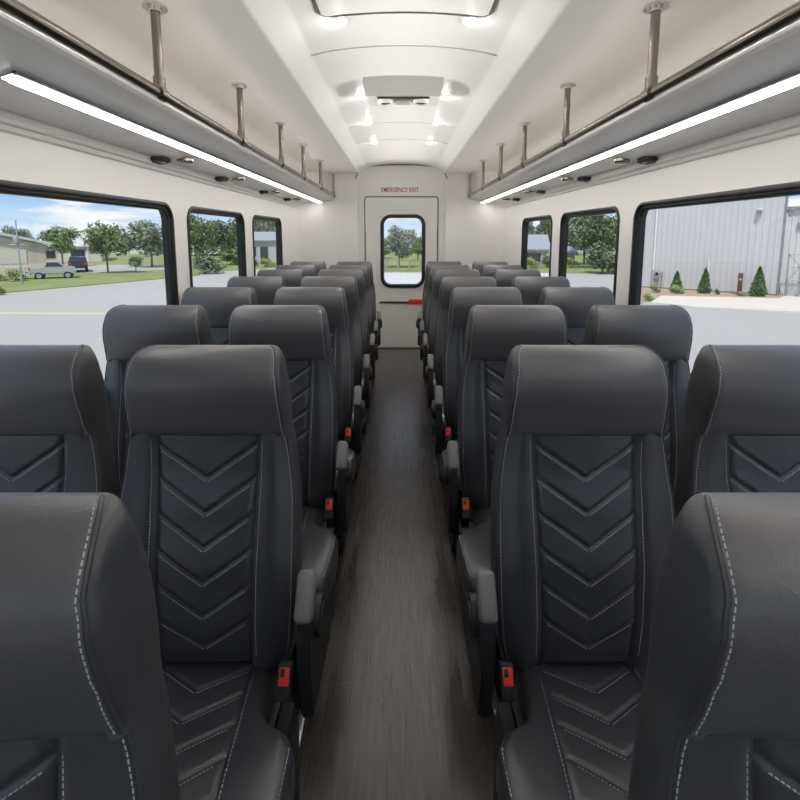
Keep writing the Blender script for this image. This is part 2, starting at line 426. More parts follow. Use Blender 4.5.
# ------------------------------------------------------------------ luggage racks, rails, lights
POSTY = [.93, 1.855, 2.775, 3.69, 4.53, 5.48, 6.53]
for sgn, side in ((-1, 'left'), (1, 'right')):
    ox = 0.0
    rx = sgn * .906
    yend = 6.56
    rk = thing('luggage_rack', 'white overhead luggage rack with brushed metal rail along the %s wall' % side, 'luggage rack', (0, Y0 + .05, 0), group='overhead luggage racks')
    ya, yb = 0.0, yend + .10 - Y0 - .05
    S = lambda x: sgn * x + ox
    sp = [(S(.906), 2.072), (S(.914), 2.062), (S(1.08), 2.012), (S(1.18), 1.986), (S(1.268), 1.978), (S(1.285), 1.962), (sgn * 1.299, 1.958), (sgn * 1.299, 2.02), (S(1.12), 2.045), (S(.934), 2.09), (S(.906), 2.09)]
    sh_ = MB(); n = len(sp)
    sh_.prism(sp, 1, ya, yb)
    sh_.build('shelf', M['rack'], rk, angle=25)
    oy = -(Y0 + .05)
    MB().tube([(rx, -1.5 + oy, 2.106), (rx, yend + oy, 2.106), (rx - sgn * 0, yend + .03 + oy, 2.106)], .019, 14).build('rail', M['steel'], rk)
    # bright metal nosing under the rail
    MB().box((S(.910), (Y0 + yend) / 2 + oy, 2.082), (.010, yend - Y0 - .1, .011), bev=.003).build('nosing', M['alu'], rk)
    for y in POSTY:
        p = MB().cyl((rx, y + oy, 2.125), (rx, y + oy, ZS - .002), .0165, n=18).build('post', M['steel'], rk)
        fl = MB().cyl((rx, y + oy, ZS - .010), (rx, y + oy, ZS), .042, n=24)
        fl.cyl((rx, y + oy, ZS - .022), (rx, y + oy, ZS - .008), .024, n=20)
        fl.build('flange', M['chrome'], p)
        cl = MB().cyl((rx, y - .024 + oy, 2.106), (rx, y + .024 + oy, 2.106), .0255, n=20)
        cl.cyl((rx, y + oy, 2.120), (rx, y + oy, 2.165), .0215, n=18)
        cl.build('clamp', M['steel'], p)
    # LED strip
    ls = thing('led_strip_light', 'long glowing LED strip light under the %s luggage rack' % side, 'strip light', (0, 0, 0), group='LED strips under the racks')
    la = 1.36 if sgn < 0 else -1.3
    le = 6.42
    ang = math.atan2(.026, .10)
    cx, cz = S(1.066), 2.0155
    d = Vector((sgn * math.cos(ang), 0, -math.sin(ang))); nrm = Vector((-sgn * math.sin(ang), 0, -math.cos(ang)))
    def bar(mb, w0, w1, h0, h1, a, b):
        P = [Vector((cx, 0, cz)) + d * u + nrm * v for u, v in ((w0, h0), (w1, h0), (w1, h1), (w0, h1))]
        mb.prism([(q.x, q.z) for q in P], 1, a, b); return mb
    hb = MB(); bar(hb, -.026, -.017, .0, .011, la - .02, le + .02); bar(hb, .016, .022, .0, .011, la - .02, le + .02); bar(hb, -.026, .022, .0, .006, la - .02, le + .02)
    hb.build('housing', M['alu'], ls, smooth=False)
    bar(MB(), -.016, .015, .006, .015, la, le).build('diffuser', M['led'], ls, smooth=False)
    # fill light added on the rack to brighten the ceiling, not a real fitting
    ad_ = bpy.data.lights.new('added_fill_light', 'AREA'); ad_.shape = 'RECTANGLE'; ad_.size = 7.6; ad_.size_y = .036; ad_.energy = FILLW; ad_.color = (1, .975, .94); ad_.spread = R(56)
    ao_ = bpy.data.objects.new('added_fill_light', ad_); COL.objects.link(ao_)
    ao_.location = (sgn * .9605, 2.5, 2.12)
    zax = -Vector((-sgn * math.cos(R(10)), 0, math.sin(R(10)))); xax = Vector((0, 1, 0)); yax = zax.cross(xax)
    ao_.rotation_euler = Matrix((xax, yax, zax)).transposed().to_euler()
    rl_ = thing('added_rack_light', 'added glowing fill strip on top of the %s luggage rack behind its rail' % side, 'strip light', (0, 0, 0), group='added fill strips on top of the racks')
    MB().prism([(sgn * .962, 2.0835), (sgn * .990, 2.077), (sgn * .985, 2.142), (sgn * .966, 2.142)], 1, -1.4, 6.4).build('housing', M['alu'], rl_, smooth=False)
    MB().prism([(sgn * .9615, 2.098), (sgn * .9655, 2.098), (sgn * .9655, 2.140), (sgn * .9615, 2.140)], 1, -1.38, 6.38).build('diffuser', M['rackfill'], rl_, smooth=False)  # glowing face of the added fill strip
    # moulding where rack meets wall
    mp_ = [(sgn * 1.299, 1.962), (sgn * 1.270, 1.958), (sgn * 1.276, 1.945), (sgn * 1.288, 1.940), (sgn * 1.291, 1.925), (sgn * 1.299, 1.918)]
    struct(MB().prism(mp_, 1, Y0 + .02, 5.99).build('trim_%d' % (8 if sgn < 0 else 9), M['wall'], angle=25), 'white moulding along the top of the %s side wall' % side, 'trim')
    # reading lights and air vents
    ordw = ['nearest', 'second nearest', 'third nearest', 'farthest']
    for i, y in enumerate((2.53, 3.38, 4.41, 5.33)):
        lt = thing('reading_light', '%s black oblong reading light by the %s wall under the luggage rack' % (ordw[i], side), 'reading light', (S(1.247), y, 1.975), group='reading lights under the racks')
        b = MB(); pts = [p for a_ in rrect(-.034, .034, -.055, .055, .024, 4) for p in a_]; pts2 = [(x * .78, yy * .85) for x, yy in pts]
        b.loft([[(x, yy, .004) for x, yy in pts], [(x, yy, -.012 - .004 * sgn * x / .034) for x, yy in pts], [(x, yy, -.020 - .005 * sgn * x / .034) for x, yy in pts2]])
        b.build('housing', M['blk'], lt)
        MB().cyl((-.010 * sgn, 0, -.022), (-.010 * sgn, 0, -.012), .014).build('lens', M['acgrey'], lt)
        av = thing('air_vent', '%s round chrome air vent beside the reading light on the %s' % (ordw[i], side), 'air vent', (S(1.105) + sgn * .012, y + .02, 1.985), group='air vents under the racks')
        av.location.x = S(1.168); av.location.z = 1.983; av.location.y = y + .11
        v = MB(); prof_ = [(.0, .006), (.042, .006), (.042, -.006), (.037, -.012), (.028, -.012), (.025, -.004)]
        v.loft([[(r * math.cos(t * math.pi / 12), r * math.sin(t * math.pi / 12), z) for t in range(24)] for r, z in prof_[1:]], cap=True)
        v.build('bezel', M['steel'], av)
        nz = MB().sphere((0, 0, -.006), .022, (1, 1, .5)); nz.build('nozzle', M['acgrey'], av)

# ceiling downlights
k = 0
lab = {0: 'nearest', 1: 'second', 2: 'third', 3: 'fourth'}
for i, y in enumerate((2.24, 3.42, 4.17, 5.04)):
    for s, sd in ((-1, 'left'), (1, 'right')):
        x = s * .285
        z = interp(half[:6], abs(x)) + .0
        dl = thing('ceiling_downlight', '%s glowing round downlight on the %s half of the ceiling counted from the camera' % (lab[i], sd), 'ceiling light', (x, y, z), group='ceiling downlights')
        MB().loft([[(r * math.cos(t * math.pi / 12), r * math.sin(t * math.pi / 12), zz) for t in range(24)] for r, zz in ((.036, .012), (.036, -.003), (.033, -.006), (.026, -.006), (.026, .0))]).build('bezel', M['acwhite'], dl)
        MB().sphere((0, 0, -.002), .0255, (1, 1, .5)).build('lens', M['lamp'], dl)
# roof hatch
hz = interp(half[:6], .38)
ht = thing('roof_hatch', 'white roof hatch with a rounded grey seal line above the front of the aisle', 'roof hatch', (0, 1.83, 0))
pts = [p for a_ in rrect(-.365, .365, -.36, .36, .075, 6) for p in a_]
zf = lambda x: interp(half[:6], abs(x))
def dens(pts):
    out = []
    for (a, b) in zip(pts, pts[1:] + pts[:1]):
        n = max(1, int(math.hypot(b[0] - a[0], b[1] - a[1]) / .05))
        out += [(a[0] + (b[0] - a[0]) * t / n, a[1] + (b[1] - a[1]) * t / n) for t in range(n)]
    return out
dp = dens(pts)
MB().tube([(x, y, zf(x) - .001) for x, y in dp], .0065, 6, closed=True).build('seal', M['seam'], ht)
hp = MB()
rows = []
for j in range(9):
    x = .352 * (j / 4 - 1); rows.append(x)
hp.poly([(x, yy, zf(x) - .006) for x in rows for yy in (-.345, .345)] , [(2 * j, 2 * j + 2, 2 * j + 3, 2 * j + 1) for j in range(8)])
hp.build('panel', M['ceiling'], ht)
# ceiling air unit
ac = thing('air_conditioning_outlet', 'white wedge shaped air conditioning outlet with dark vents on the ceiling', 'air vent', (.0, 3.10, 0))
def arcw(w, y, zd, n=9): return [(w * (i / (n - 1) * 2 - 1), y, interp(half[:6], abs(w * (i / (n - 1) * 2 - 1))) - zd) for i in range(n)]
a0, a1, a2, a3 = arcw(.240, -.085, -.004), arcw(.246, -.06, .022), arcw(.232, .030, .080), arcw(.225, .27, .080)
a4 = arcw(.225, .28, -.004)
g = MB(); g.loft([a0, a1, a2], cap=False, closed=False)
sd0 = [a0[0], a1[0], a2[0], a3[0], a4[0]]; sd1 = [a0[-1], a1[-1], a2[-1], a3[-1], a4[-1]]
g.poly(sd0, [(0, 1, 2, 3, 4)]); g.poly(sd1, [(0, 1, 2, 3, 4)])
g.build('cowl', M['acgrey'], ac, angle=40, flip_fix=False)
MB().loft([a2, a3, a4], cap=False, closed=False).build('outlet_panel', M['acwhite'], ac, angle=40, flip_fix=False)
zb = 2.525 - .080
MB().box((0, .055, zb - .001), (.33, .014, .010)).build('slot', M['dark'], ac)
for x in (-.115, .115):
    lo = MB().loft([[(x + r * math.cos(t * math.pi / 12),   .150 + r * 1.0 * math.sin(t * math.pi / 12), z) for t in range(24)] for r, z in ((.050, zb + .01), (.050, zb - .012), (.042, zb - .018), (.034, zb - .012), (.034, zb + .0))]).build('louvre', M['acwhite'], ac)
    MB().cyl((x, .150, zb - .004), (x, .150, zb - .010), .034).build('louvre_opening', M['dark'], lo)
MB().box((0, .155, zb - .004), (.085, .07, .014), bev=.003).build('control_panel', M['acgrey'], ac)

# aluminium seat tracks on the floor
for s, sd in ((-1, 'left'), (1, 'right')):
    tr = MB().box((s * .325 - .02, 2.9, .006), (.022, 7.2, .012), bev=.003).build('trim_%d' % (10 if s < 0 else 11), M['alu'])
    struct(tr, 'bright aluminium seat track on the floor along the %s side of the aisle' % sd, 'trim')

# ------------------------------------------------------------------ bus seats
REC = R(8); JZ = .455; VT = .831
def BP(x, v, u):
    return Vector((x, v * math.sin(REC) - u * math.cos(REC), JZ + v * math.cos(REC) + u * math.sin(REC)))
T_LOW = [(-.03, .085), (.03, .106), (.12, .122), (.25, .125), (.38, .110), (.50, .096), (.58, .099), (.625, .106)]
T_HEAD = [(.570, .100), (.598, .107), (.645, .125), (.69, .142), (.725, .150), (.75, .150), (.80, .148)]
def back_u(v): return .046 * max(0, (v - .62) / .214) ** 2
W_TAB = [(-.03, .215), (.05, .232), (.15, .241), (.28, .243), (.42, .241), (.54, .228), (.62, .213), (.80, .202)]
HB = .598                                     # lower edge of the headrest cushion
def section(v, t, b, w, rf, crown, dish=0, pw=.13):
    """outline of the seat back at height v: returns points and the index of the two edge seams"""
    d = t - b; rf = min(rf, d * .5); rb = min(.035, d * .4)
    h = []
    xf = w - rf
    for i in range(9):
        x = xf * i / 8
        h.append((x, t + crown * (1 - (x / w) ** 2)))
    e0 = h[-1][1]
    for k in range(1, 7):
        a = R(90 - 15 * k); h.append((xf + rf * math.cos(a), e0 - rf + rf * math.sin(a)))
    seam = 9 + 2
    h.append((w, b + rb + (t - rf - b - rb) * .5))
    for k in range(0, 5):
        a = R(-22.5 * k); h.append((w - rb + rb * math.cos(a), b + rb + rb * math.sin(a)))
    for x in (.66, .33): h.append(((w - rb) * x, b))
    h.append((0, b))
    full = h + [(-x, u) for x, u in reversed(h[1:-1])]
    return full, seam, len(h)
def lower_sec(v):
    t, w = interp(T_LOW, v), interp(W_TAB, v)
    return section(v, t, back_u(v), w, .026, .0)
def head_sec(v=None, phi=None):
    if phi is None:
        return v, section(v, interp(T_HEAD, v), back_u(v), interp(W_TAB, v), .026, .012)
    v = .75 + (VT - .75) * math.sin(phi); c = math.cos(phi)
    t = .060 + (.150 - .060) * c; b = min(back_u(v), t - .012); w = .201 - .040 * (1 - c) ** 1.4
    return v, section(v, max(t, b + .012), b, w, .026 * (.45 + .55 * c), .012 * c)

TIPS = [.481 - .0877 * i for i in range(6)]
SL = .68
def pw_at(v): return .119 + .014 * max(0, min(1, v / .6))
def g_line(d, w): return math.exp(-(d / w) ** 2)

def dashes(mb, pts, nrm, ln=.0062, gap=.0042, wd=.0018, h=.0011):
    """little stitches along a polyline"""
    # resample
    acc = 0.0; pos = 0.0; seg = []
    L = [0]
    for a, b in zip(pts, pts[1:]): L.append(L[-1] + (b - a).length)
    def at(s):
        for i in range(len(L) - 1):
            if s <= L[i + 1]:
                t = (s - L[i]) / max(1e-9, L[i + 1] - L[i]); return pts[i].lerp(pts[i + 1], t), nrm[i].lerp(nrm[i + 1], t).normalized()
        return pts[-1], nrm[-1]
    s = gap / 2
    while s + ln < L[-1]:
        (a, na), (b, nb) = at(s), at(s + ln)
        t = (b - a).normalized(); n = (na + nb).normalized(); c = t.cross(n).normalized() * wd / 2
        lo = -n * .0006; hi = n * h
        mb.poly([a - c + lo, a + c + lo, b + c + lo, b - c + lo, a - c * .7 + hi, a + c * .7 + hi, b + c * .7 + hi, b - c * .7 + hi],
                [(4, 5, 6, 7), (0, 1, 5, 4), (1, 2, 6, 5), (2, 3, 7, 6), (3, 0, 4, 7)])
        s += ln + gap

NB = BP(0, 0, 1) - BP(0, 0, 0)                # forward normal of the back
UB = BP(0, 1, 0) - BP(0, 0, 0)

def panel_u(x, v):
    """front height of the quilted panel over the back plane"""
    base = interp(T_LOW, v)
    pw = pw_at(v); d = min(abs(v - SL * abs(x) - t) for t in TIPS) * .827
    q = .0065 * (1 - g_line(d, .0050))
    # second narrower groove beside each line for the stitched fold
    e = pw - abs(x)
    q *= min(1, max(0, e / .010)) ** .6
    q *= min(1, max(0, (HB + .01 - v) / .02))
    dn = min(v - SL * abs(x) - t if v - SL * abs(x) - t > 0 else 9 for t in TIPS + [-.2])
    sag = .004 * math.exp(-dn / .03) if dn < 5 else 0        # each quilt is fullest just above its seam
    return base - .006 + q + (sag if e > .012 else 0) + .003 * (1 - (x / pw) ** 2)

def absorb(o, mb, m):
    """sew a stitch mesh into its leather part"""
    bmesh.ops.recalc_face_normals(mb.bm, faces=mb.bm.faces)
    me = bpy.data.meshes.new('t'); mb.bm.to_mesh(me); mb.bm.free()
    b = bmesh.new(); b.from_mesh(o.data); n = len(b.faces); b.from_mesh(me); b.faces.ensure_lookup_table()
    o.data.materials.append(m); k = len(o.data.materials) - 1
    for f in list(b.faces)[n:]: f.material_index = k; f.smooth = False
    b.to_mesh(o.data); b.free(); bpy.data.meshes.remove(me)

def side_leather(o, n, rings):
    """everything behind the edge seams is the darker side leather"""
    o.data.materials.append(M['leather_side'])
    for i in range(n * (rings - 1)):
        if 11 <= i % n < n - 11: o.data.polygons[i].material_index = 1

def build_backrest(root, mirror):
    vs = [-.03, -.01, .02, .05, .09, .13, .18, .23, .28, .33, .38, .43, .48, .53, .57, .60, HB + .012]
    rings = []; seamL, seamR, nL, nR = [], [], [], []
    for v in vs:
        full, si, nh = lower_sec(v)
        pw = pw_at(v); pts = []
        w = interp(W_TAB, v)
        for (x, u) in full:
            pts.append((x, u))
        rings.append((v, pts, w))
    mb = MB()
    out = []
    for v, pts, w in rings:
        pw = pw_at(v); r = []
        # front points are re-spaced so that a trench holds the quilted panel between two puffed bolsters
        n = len(pts); xf = max(p[0] for p in pts[:9])
        xs = [0, pw * .5, pw - .006, pw + .001, pw + .008, pw + (xf - pw) * .35, pw + (xf - pw) * .6, pw + (xf - pw) * .85, xf]
        t = interp(T_LOW, v)
        us = [t - .014, t - .014, t - .013, t - .006, t + .003, t + .009, t + .010, t + .006, t]
        new = [(x, u) for x, u in zip(xs, us)]
        fr = new
        rest = pts[9:n - 8]
        left = [(-x, u) for x, u in reversed(new[1:])]
        r = new + rest + left
        out.append([BP(x, v, u) for x, u in r])
        seamR.append(BP(*[(lambda p: (p[0], v, p[1]))(r[11])][0])); seamL.append(BP(-r[11][0], v, r[11][1]))
    mb.loft(out)
    back = mb.build('backrest', M['leather'], root, angle=60); side_leather(back, len(out[0]), len(out))
    # quilted panel
    nx, nv = 56, 150
    v0, v1 = -.012, HB + .004
    verts = []; faces = []
    for j in range(nv + 1):
        v = v0 + (v1 - v0) * j / nv; pw = pw_at(v) + .001
        for i in range(nx + 1):
            x = pw * (2 * i / nx - 1)
            verts.append(BP(x, v, panel_u(x, v)))
    for j in range(nv):
        for i in range(nx):
            a = j * (nx + 1) + i; faces.append((a, a + 1, a + nx + 2, a + nx + 1))
    qp = MB().poly(verts, faces).build('quilted_panel', M['leather'], back, angle=180, props={'label': 'quilted chevron centre panel'})
    # headrest
    hr = MB(); rr = []
    hs, hsl, hn = [], [], []
    for v in (HB - .006, HB, HB + .008, .620, .640, .66, .68, .70, .715, .73, .75):
        v, (full, si, nh) = head_sec(v)
        if v <= HB: full = [(x, u - (.016 if v < HB else .004) if (q < 9 or q > len(full) - 9) else u) for q, (x, u) in enumerate(full)]
        rr.append([BP(x, v, u) for x, u in full]); hs.append(BP(full[si][0], v, full[si][1])); hsl.append(BP(-full[si][0], v, full[si][1]))
    for a in range(10, 91, 10):
        v, (full, si, nh) = head_sec(phi=R(a))
        rr.append([BP(x, v, u) for x, u in full])
        if a <= 90: hs.append(BP(full[si][0], v, full[si][1])); hsl.append(BP(-full[si][0], v, full[si][1]))
    hr.loft(rr)
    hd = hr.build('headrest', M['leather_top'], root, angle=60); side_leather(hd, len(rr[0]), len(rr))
    # seams and stitches
    st = MB(); sq = MB()
    side_dir = {1: Vector((.75, 0, 0)) + NB * .66, -1: Vector((-.75, 0, 0)) + NB * .66}
    for s, lo, up in ((1, seamR, hs), (-1, seamL, hsl)):
        n = side_dir[s].normalized()
        off = Vector((-s, 0, 0)) * .0
        lo2 = [p + n * .0005 for p in lo[1:-1]]; up2 = [p + n * .0005 for p in up[1:]]
        MB().tube([p for p in lo[1:-1]], .0032, 6).build('piping', M['leather_side'], back)
        inn = (Vector((-s, 0, 0)) * .0055 + NB * .0035)
        dashes(st, [p + inn for p in lo2], [n] * len(lo2), .0050, .0032, .0018)
    for s in (1, -1):                          # double stitch lines each side of the panel
        for dx in (.008, .016):
            vv = [.01 + (HB - .01 - .01) * i / 30 for i in range(31)]
            P = []
            for v in vv:
                pw = pw_at(v); t = interp(T_LOW, v)
                P.append(BP(s * (pw + dx), v, t + (.0028 if dx < .01 else .0058)))
            if dx > .01: dashes(st, P, [NB] * len(P), .0050, .0032, .0018)
    for t in TIPS:                             # a stitch row above and below every chevron seam
        for s in (1, -1):
            for o in (.0115,):
                P = []
                for i in range(20):
                    x = s * (.003 + (pw_at(t + .05) - .012) * i / 19); v = t + o * -1 + SL * abs(x)
                    if .004 < v < HB - .012: P.append(BP(x, v, panel_u(x, v) + .0004))
                if len(P) > 2: dashes(sq, P, [NB] * len(P), .0044, .0032, .0016, .0009)
    absorb(back, st, M['thread']); absorb(qp, sq, M['thread'])
    sh2 = MB()
    for s, up in ((1, hs), (-1, hsl)):
        n = side_dir[s].normalized(); P = [p + n * .0005 for p in up[1:]]
        inn = (Vector((-s, 0, 0)) * .0055 + NB * .0035)
        dashes(sh2, [p + inn for p in P], [n] * len(P), .0050, .0032, .0018)
        MB().tube(up[1:], .0032, 6).build('piping', M['leather_side'], hd)
    absorb(hd, sh2, M['thread'])
    return back

CY0, CY1 = -.075, -.545                       # rear and front of the cushion
def cush_w(y, aisle, s):
    w = interp([(-.545, .228), (-.52, .241), (-.40, .245), (-.10, .236), (-.07, .225)], y)
    if s == aisle: w = interp([(-.552, .235), (-.535, .258), (-.49, .274), (-.40, .281), (-.315, .281), (-.275, .262), (-.245, .212), (-.22, .184), (-.07, .178)], y)
    return w
def cush_z(y): return interp([(-.556, .395), (-.545, .428), (-.52, .452), (-.47, .464), (-.35, .468), (-.20, .458), (-.07, .446)], y) - .010
def cpw(y): return .118 + .030 * (-(y) - .08) / .46
CT_ = [-.165 - .082 * i for i in range(5)]
def cush_panel(x, y):
    d = min(abs(y - .62 * abs(x) - t) for t in CT_) * .85
    q = .0055 * (1 - g_line(d, .0050)); e = cpw(y) - abs(x)
    q *= min(1, max(0, e / .012)) ** .6
    return cush_z(y) - .006 + q
def build_cushion(root, aisle):
    mb = MB(); rings = []
    ys = [-.552, -.545, -.535, -.52, -.49, -.45, -.40, -.35, -.31, -.29, -.27, -.25, -.235, -.22, -.205, -.19, -.16, -.12, -.075, -.055]
    for y in ys:
        zt = cush_z(y); r = .032; zb = .345 if y > -.53 else .36
        row = []
        wr, wl_ = cush_w(y, aisle, 1), cush_w(y, aisle, -1)
        pw = cpw(y)
        def hsec(w):
            xf = w - r; o = []
            p = min(pw, xf - .012)
            for x, u in ((0, -.012), (p * .5, -.012), (p - .006, -.012), (p + .001, -.006), (p + .008, .001), (p + (xf - p) * .5, .006), (xf, .0)): o.append((x, zt + u))
            for k in range(1, 7):
                a = R(90 - 15 * k); o.append((xf + r * math.cos(a), zt - r + r * math.sin(a)))
            o.append((w, (zt - r + zb) / 2)); o.append((w, zb + .012)); o.append((w - .012, zb))
            return o
        a, b = hsec(wr), hsec(wl_)
        ring = a + [(0, zb)] + [(-x, z) for x, z in reversed(b[1:])]
        rings.append([Vector((x, y, z)) for x, z in ring])
    mb.loft(rings)
    cu_ = mb.build('seat_cushion', M['leather'], root, angle=60)
    nx, ny = 50, 100; verts = []; faces = []
    for j in range(ny + 1):
        y = -.530 + (.46) * j / ny
        for i in range(nx + 1):
            x = (cpw(y) + .001) * (2 * i / nx - 1); verts.append((x, y, cush_panel(x, y)))
    for j in range(ny):
        for i in range(nx):
            a = j * (nx + 1) + i; faces.append((a, a + 1, a + nx + 2, a + nx + 1))
    qp = MB().poly(verts, faces).build('quilted_panel', M['leather'], cu_, angle=180, props={'label': 'quilted chevron centre panel'})
    st = MB(); sq = MB(); up = Vector((0, 0, 1))
    for s in (1, -1):
        P = [Vector((s * (cpw(y) + .010), y, cush_z(y) + .0025)) for y in [-.52 + .42 * i / 24 for i in range(25)]]
        if s == aisle: P = [p for p in P if p.y < -.12]
        dashes(st, P, [up] * len(P), .0058, .004, .0018)
    for s in (1, -1):                          # outer edge seam
        P = []
        for y in [-.52 + .40 * i / 24 for i in range(25)]:
            w = cush_w(y, aisle, s); P.append(Vector((s * (w - .012), y, cush_z(y) - .004)))
        if s == aisle: P = [p for p in P if p.y < -.30]
        dashes(st, P, [(up + Vector((s * .5, 0, 0))).normalized()] * len(P), .0058, .004, .0018, .003)
    for t in CT_:
        for s in (1, -1):
            P = []
            for i in range(18):
                x = s * (.003 + .115 * i / 17); y = t + .62 * abs(x) - .011
                if -.525 < y < -.09: P.append(Vector((x, y, cush_panel(x, y) + .0004)))
            if len(P) > 2: dashes(sq, P, [up] * len(P), .0044, .0034, .0014, .0007)
    absorb(cu_, st, M['thread']); absorb(qp, sq, M['thread'])

def make_seat(aisle):
    """aisle: +1 / -1 which side the aisle lies, 0 for a window seat"""
    root = thing('bus_seat', '', 'seat', group='bus seats in two double columns')
    build_backrest(root, aisle)
    build_cushion(root, aisle)
    # hard shell closing the back
    sh = MB(); rings = []
    for v in (.02, .06, .2, .4, .56, .60):
        w = interp(W_TAB, v) - .022; rings.append([BP(x, v, u) for x, u in ((w, .006), (w, -.008), (w - .03, -.016), (-w + .03, -.016), (-w, -.008), (-w, .006))])
    sh.loft(rings); sh.build('back_shell', M['blk'], root, angle=40)
    fr = MB().box((0, -.29, .315), (.40, .46, .075), bev=.012); fr.box((0, -.055, .37), (.36, .05, .15), bev=.01)
    fr.build('seat_frame', M['blk'], root)
    for s in (1, -1):
        for yy in (-.42, -.13):
            l = MB().prism([(yy - .030, 0.0), (yy + .030, 0.0), (yy + .022, .29), (yy - .022, .29)], 0, s * .16 - .016, s * .16 + .016)
            l.box((s * .16, yy, .016), (.07, .10, .012), bev=.003)
            l.build('leg', M['blk'], root, smooth=False)
    if aisle:
        a = aisle
        sk = MB().prism([(-.10, .02), (-.50, .02), (-.535, .10), (-.535, .335), (-.12, .36), (-.075, .25)], 0, a * .205, a * .236)
        sk.build('side_skirt', M['blk'], root, smooth=False)
        ar = MB()
        # bracket rising beside the cushion, then the stub arm
        ar.prism([(-.060, .36), (-.165, .36), (-.195, .50), (-.188, .630), (-.155, .690), (-.10, .70), (-.055, .60)], 0, a * .262, a * .296)
        bmesh.ops.bevel(ar.bm, geom=list(ar.bm.edges), offset=.007, segments=2, affect='EDGES')
        aro = ar.build('armrest', M['blk'], root, angle=45)
        pd = MB().box((0, 0, 0), (.044, .115, .058), bev=.014, seg=3)
        bmesh.ops.rotate(pd.bm, cent=(0, 0, 0), matrix=Matrix.Rotation(R(52), 3, 'X'), verts=pd.bm.verts)
        bmesh.ops.translate(pd.bm, vec=(a * .280, -.150, .694), verts=pd.bm.verts)
        pd.build('arm_pad', M['greypad'], aro, props={'label': 'grey padded arm end'})
        MB().cyl((a * .294, -.10, .60), (a * .312, -.10, .60), .05, n=24).cyl((a * .31, -.10, .60), (a * .316, -.10, .60), .03, n=20).build('pivot_cover', M['blk'], aro)
        bk = MB().box((0, 0, 0), (.036, .030, .080), bev=.006).box((-.004, -.018, .020), (.010, .008, .017), bev=.002)
        rot = Matrix.Rotation(R(-28), 3, 'X'); off = Vector((a * .228, -.175, .482))
        rot = Matrix.Rotation(R(-32), 3, 'X')
        bmesh.ops.rotate(bk.bm, cent=(0, 0, 0), matrix=rot, verts=bk.bm.verts); bmesh.ops.translate(bk.bm, vec=off, verts=bk.bm.verts)
        bko = bk.build('buckle', M['blk'], root)
        rb = MB().box((0, -.0165, .012), (.025, .006, .038), bev=.002)
        bmesh.ops.rotate(rb.bm, cent=(0, 0, 0), matrix=rot, verts=rb.bm.verts); bmesh.ops.translate(rb.bm, vec=off, verts=rb.bm.verts)
        rbo = rb.build('release_button', M['red'], bko, props={'label': 'red release button'})
    return root

ROWY = [.490, 1.265, 2.03, 2.755, 3.47, 4.18, 4.80, 5.42]
ORD = ['first', 'second', 'third', 'fourth', 'fifth', 'sixth', 'seventh', 'last']
XC, XW = .506, 1.028
CX = -.030
protos = {}
for sgn, side in ((-1, 'left'), (1, 'right')):
    for kind in ('aisle', 'window'):
        key = (kind, sgn) if kind == 'aisle' else 'window'
        for i, y in enumerate(ROWY):
            if kind == 'window' and i == 0: continue
            if key not in protos:
                protos[key] = o = make_seat(-sgn if kind == 'aisle' else 0)
            else:
                o = copy_tree(protos[key])
            xo = XW if kind == 'window' else XC if i else (.497 if sgn < 0 else .528)
            o.location = (CX + sgn * xo, y - .022, 0)
            if kind == 'aisle':
                lb = 'charcoal leather bus seat on the %s side of the aisle, %s row from the camera' % (side, ORD[i])
                if i == 0: lb = 'nearest charcoal leather aisle seat, cut off by the %s edge of the photo' % side
            else:
                lb = 'charcoal leather bus seat next to the %s windows, %s row from the camera' % (side, ORD[i])
            o['label'] = lb

# ------------------------------------------------------------------ outdoors
def flat(name, pts, z, m, label, cat, kind=None, th=.02):
    mb = MB().prism([(p.x, p.y) for p in pts], 2, z - th, z)
    return tag(mb.build(name, m, smooth=False), label, cat, kind=kind)
tag(MB().prism([(-160, -40), (160, -40), (160, 260), (-160, 260)], 2, GZ - .5, GZ).build('ground', M['asphalt'], smooth=False), 'pale grey asphalt car park around the bus', 'ground', kind='structure')
G = on_ground
def sc(v): return Vector((v.x, v.y, 0))
lawn = [G(-260, 318), G(0, 293.5), G(90, 285.5), G(161, 279), G(200, 275.5), G(200, 269.5), G(161, 270.2), G(110, 272.5), G(67, 274), G(30, 276), G(-260, 283)]
flat('lawn', lawn, GZ + .05, M['grass'], 'green strip of lawn between the car park and the road on the left', 'lawn', 'structure', .05)
flat('grass_verge', [G(184, 273.5), G(285, 267.5), G(330, 265.5), G(330, 254), G(-400, 254), G(-400, 262), G(184, 265)], GZ + .03, M['grass'], 'far grass verge beneath the trees on the left', 'lawn', 'structure', .04)
flat('grass_field', [G(330, 272), G(470, 272), G(620, 274), G(640, 262), G(640, 252), G(330, 252)], GZ + .04, M['grass'], 'far grass field behind the bus', 'lawn', 'structure', .05)
flat('road', [G(330, 286), G(560, 286), G(560, 273.5), G(330, 273.5)], GZ + .06, M['road'], 'pale road crossing behind the bus', 'road', 'structure', .05)
yl = MB().prism([(p.x, p.y) for p in (G(-150, 312.2), G(106, 313.4), G(106, 314.1), G(-150, 312.9))], 2, GZ, GZ + .012).build('road_marking', M['yellow'], smooth=False)
tag(yl, 'thin yellow painted line across the car park on the left', 'road marking')

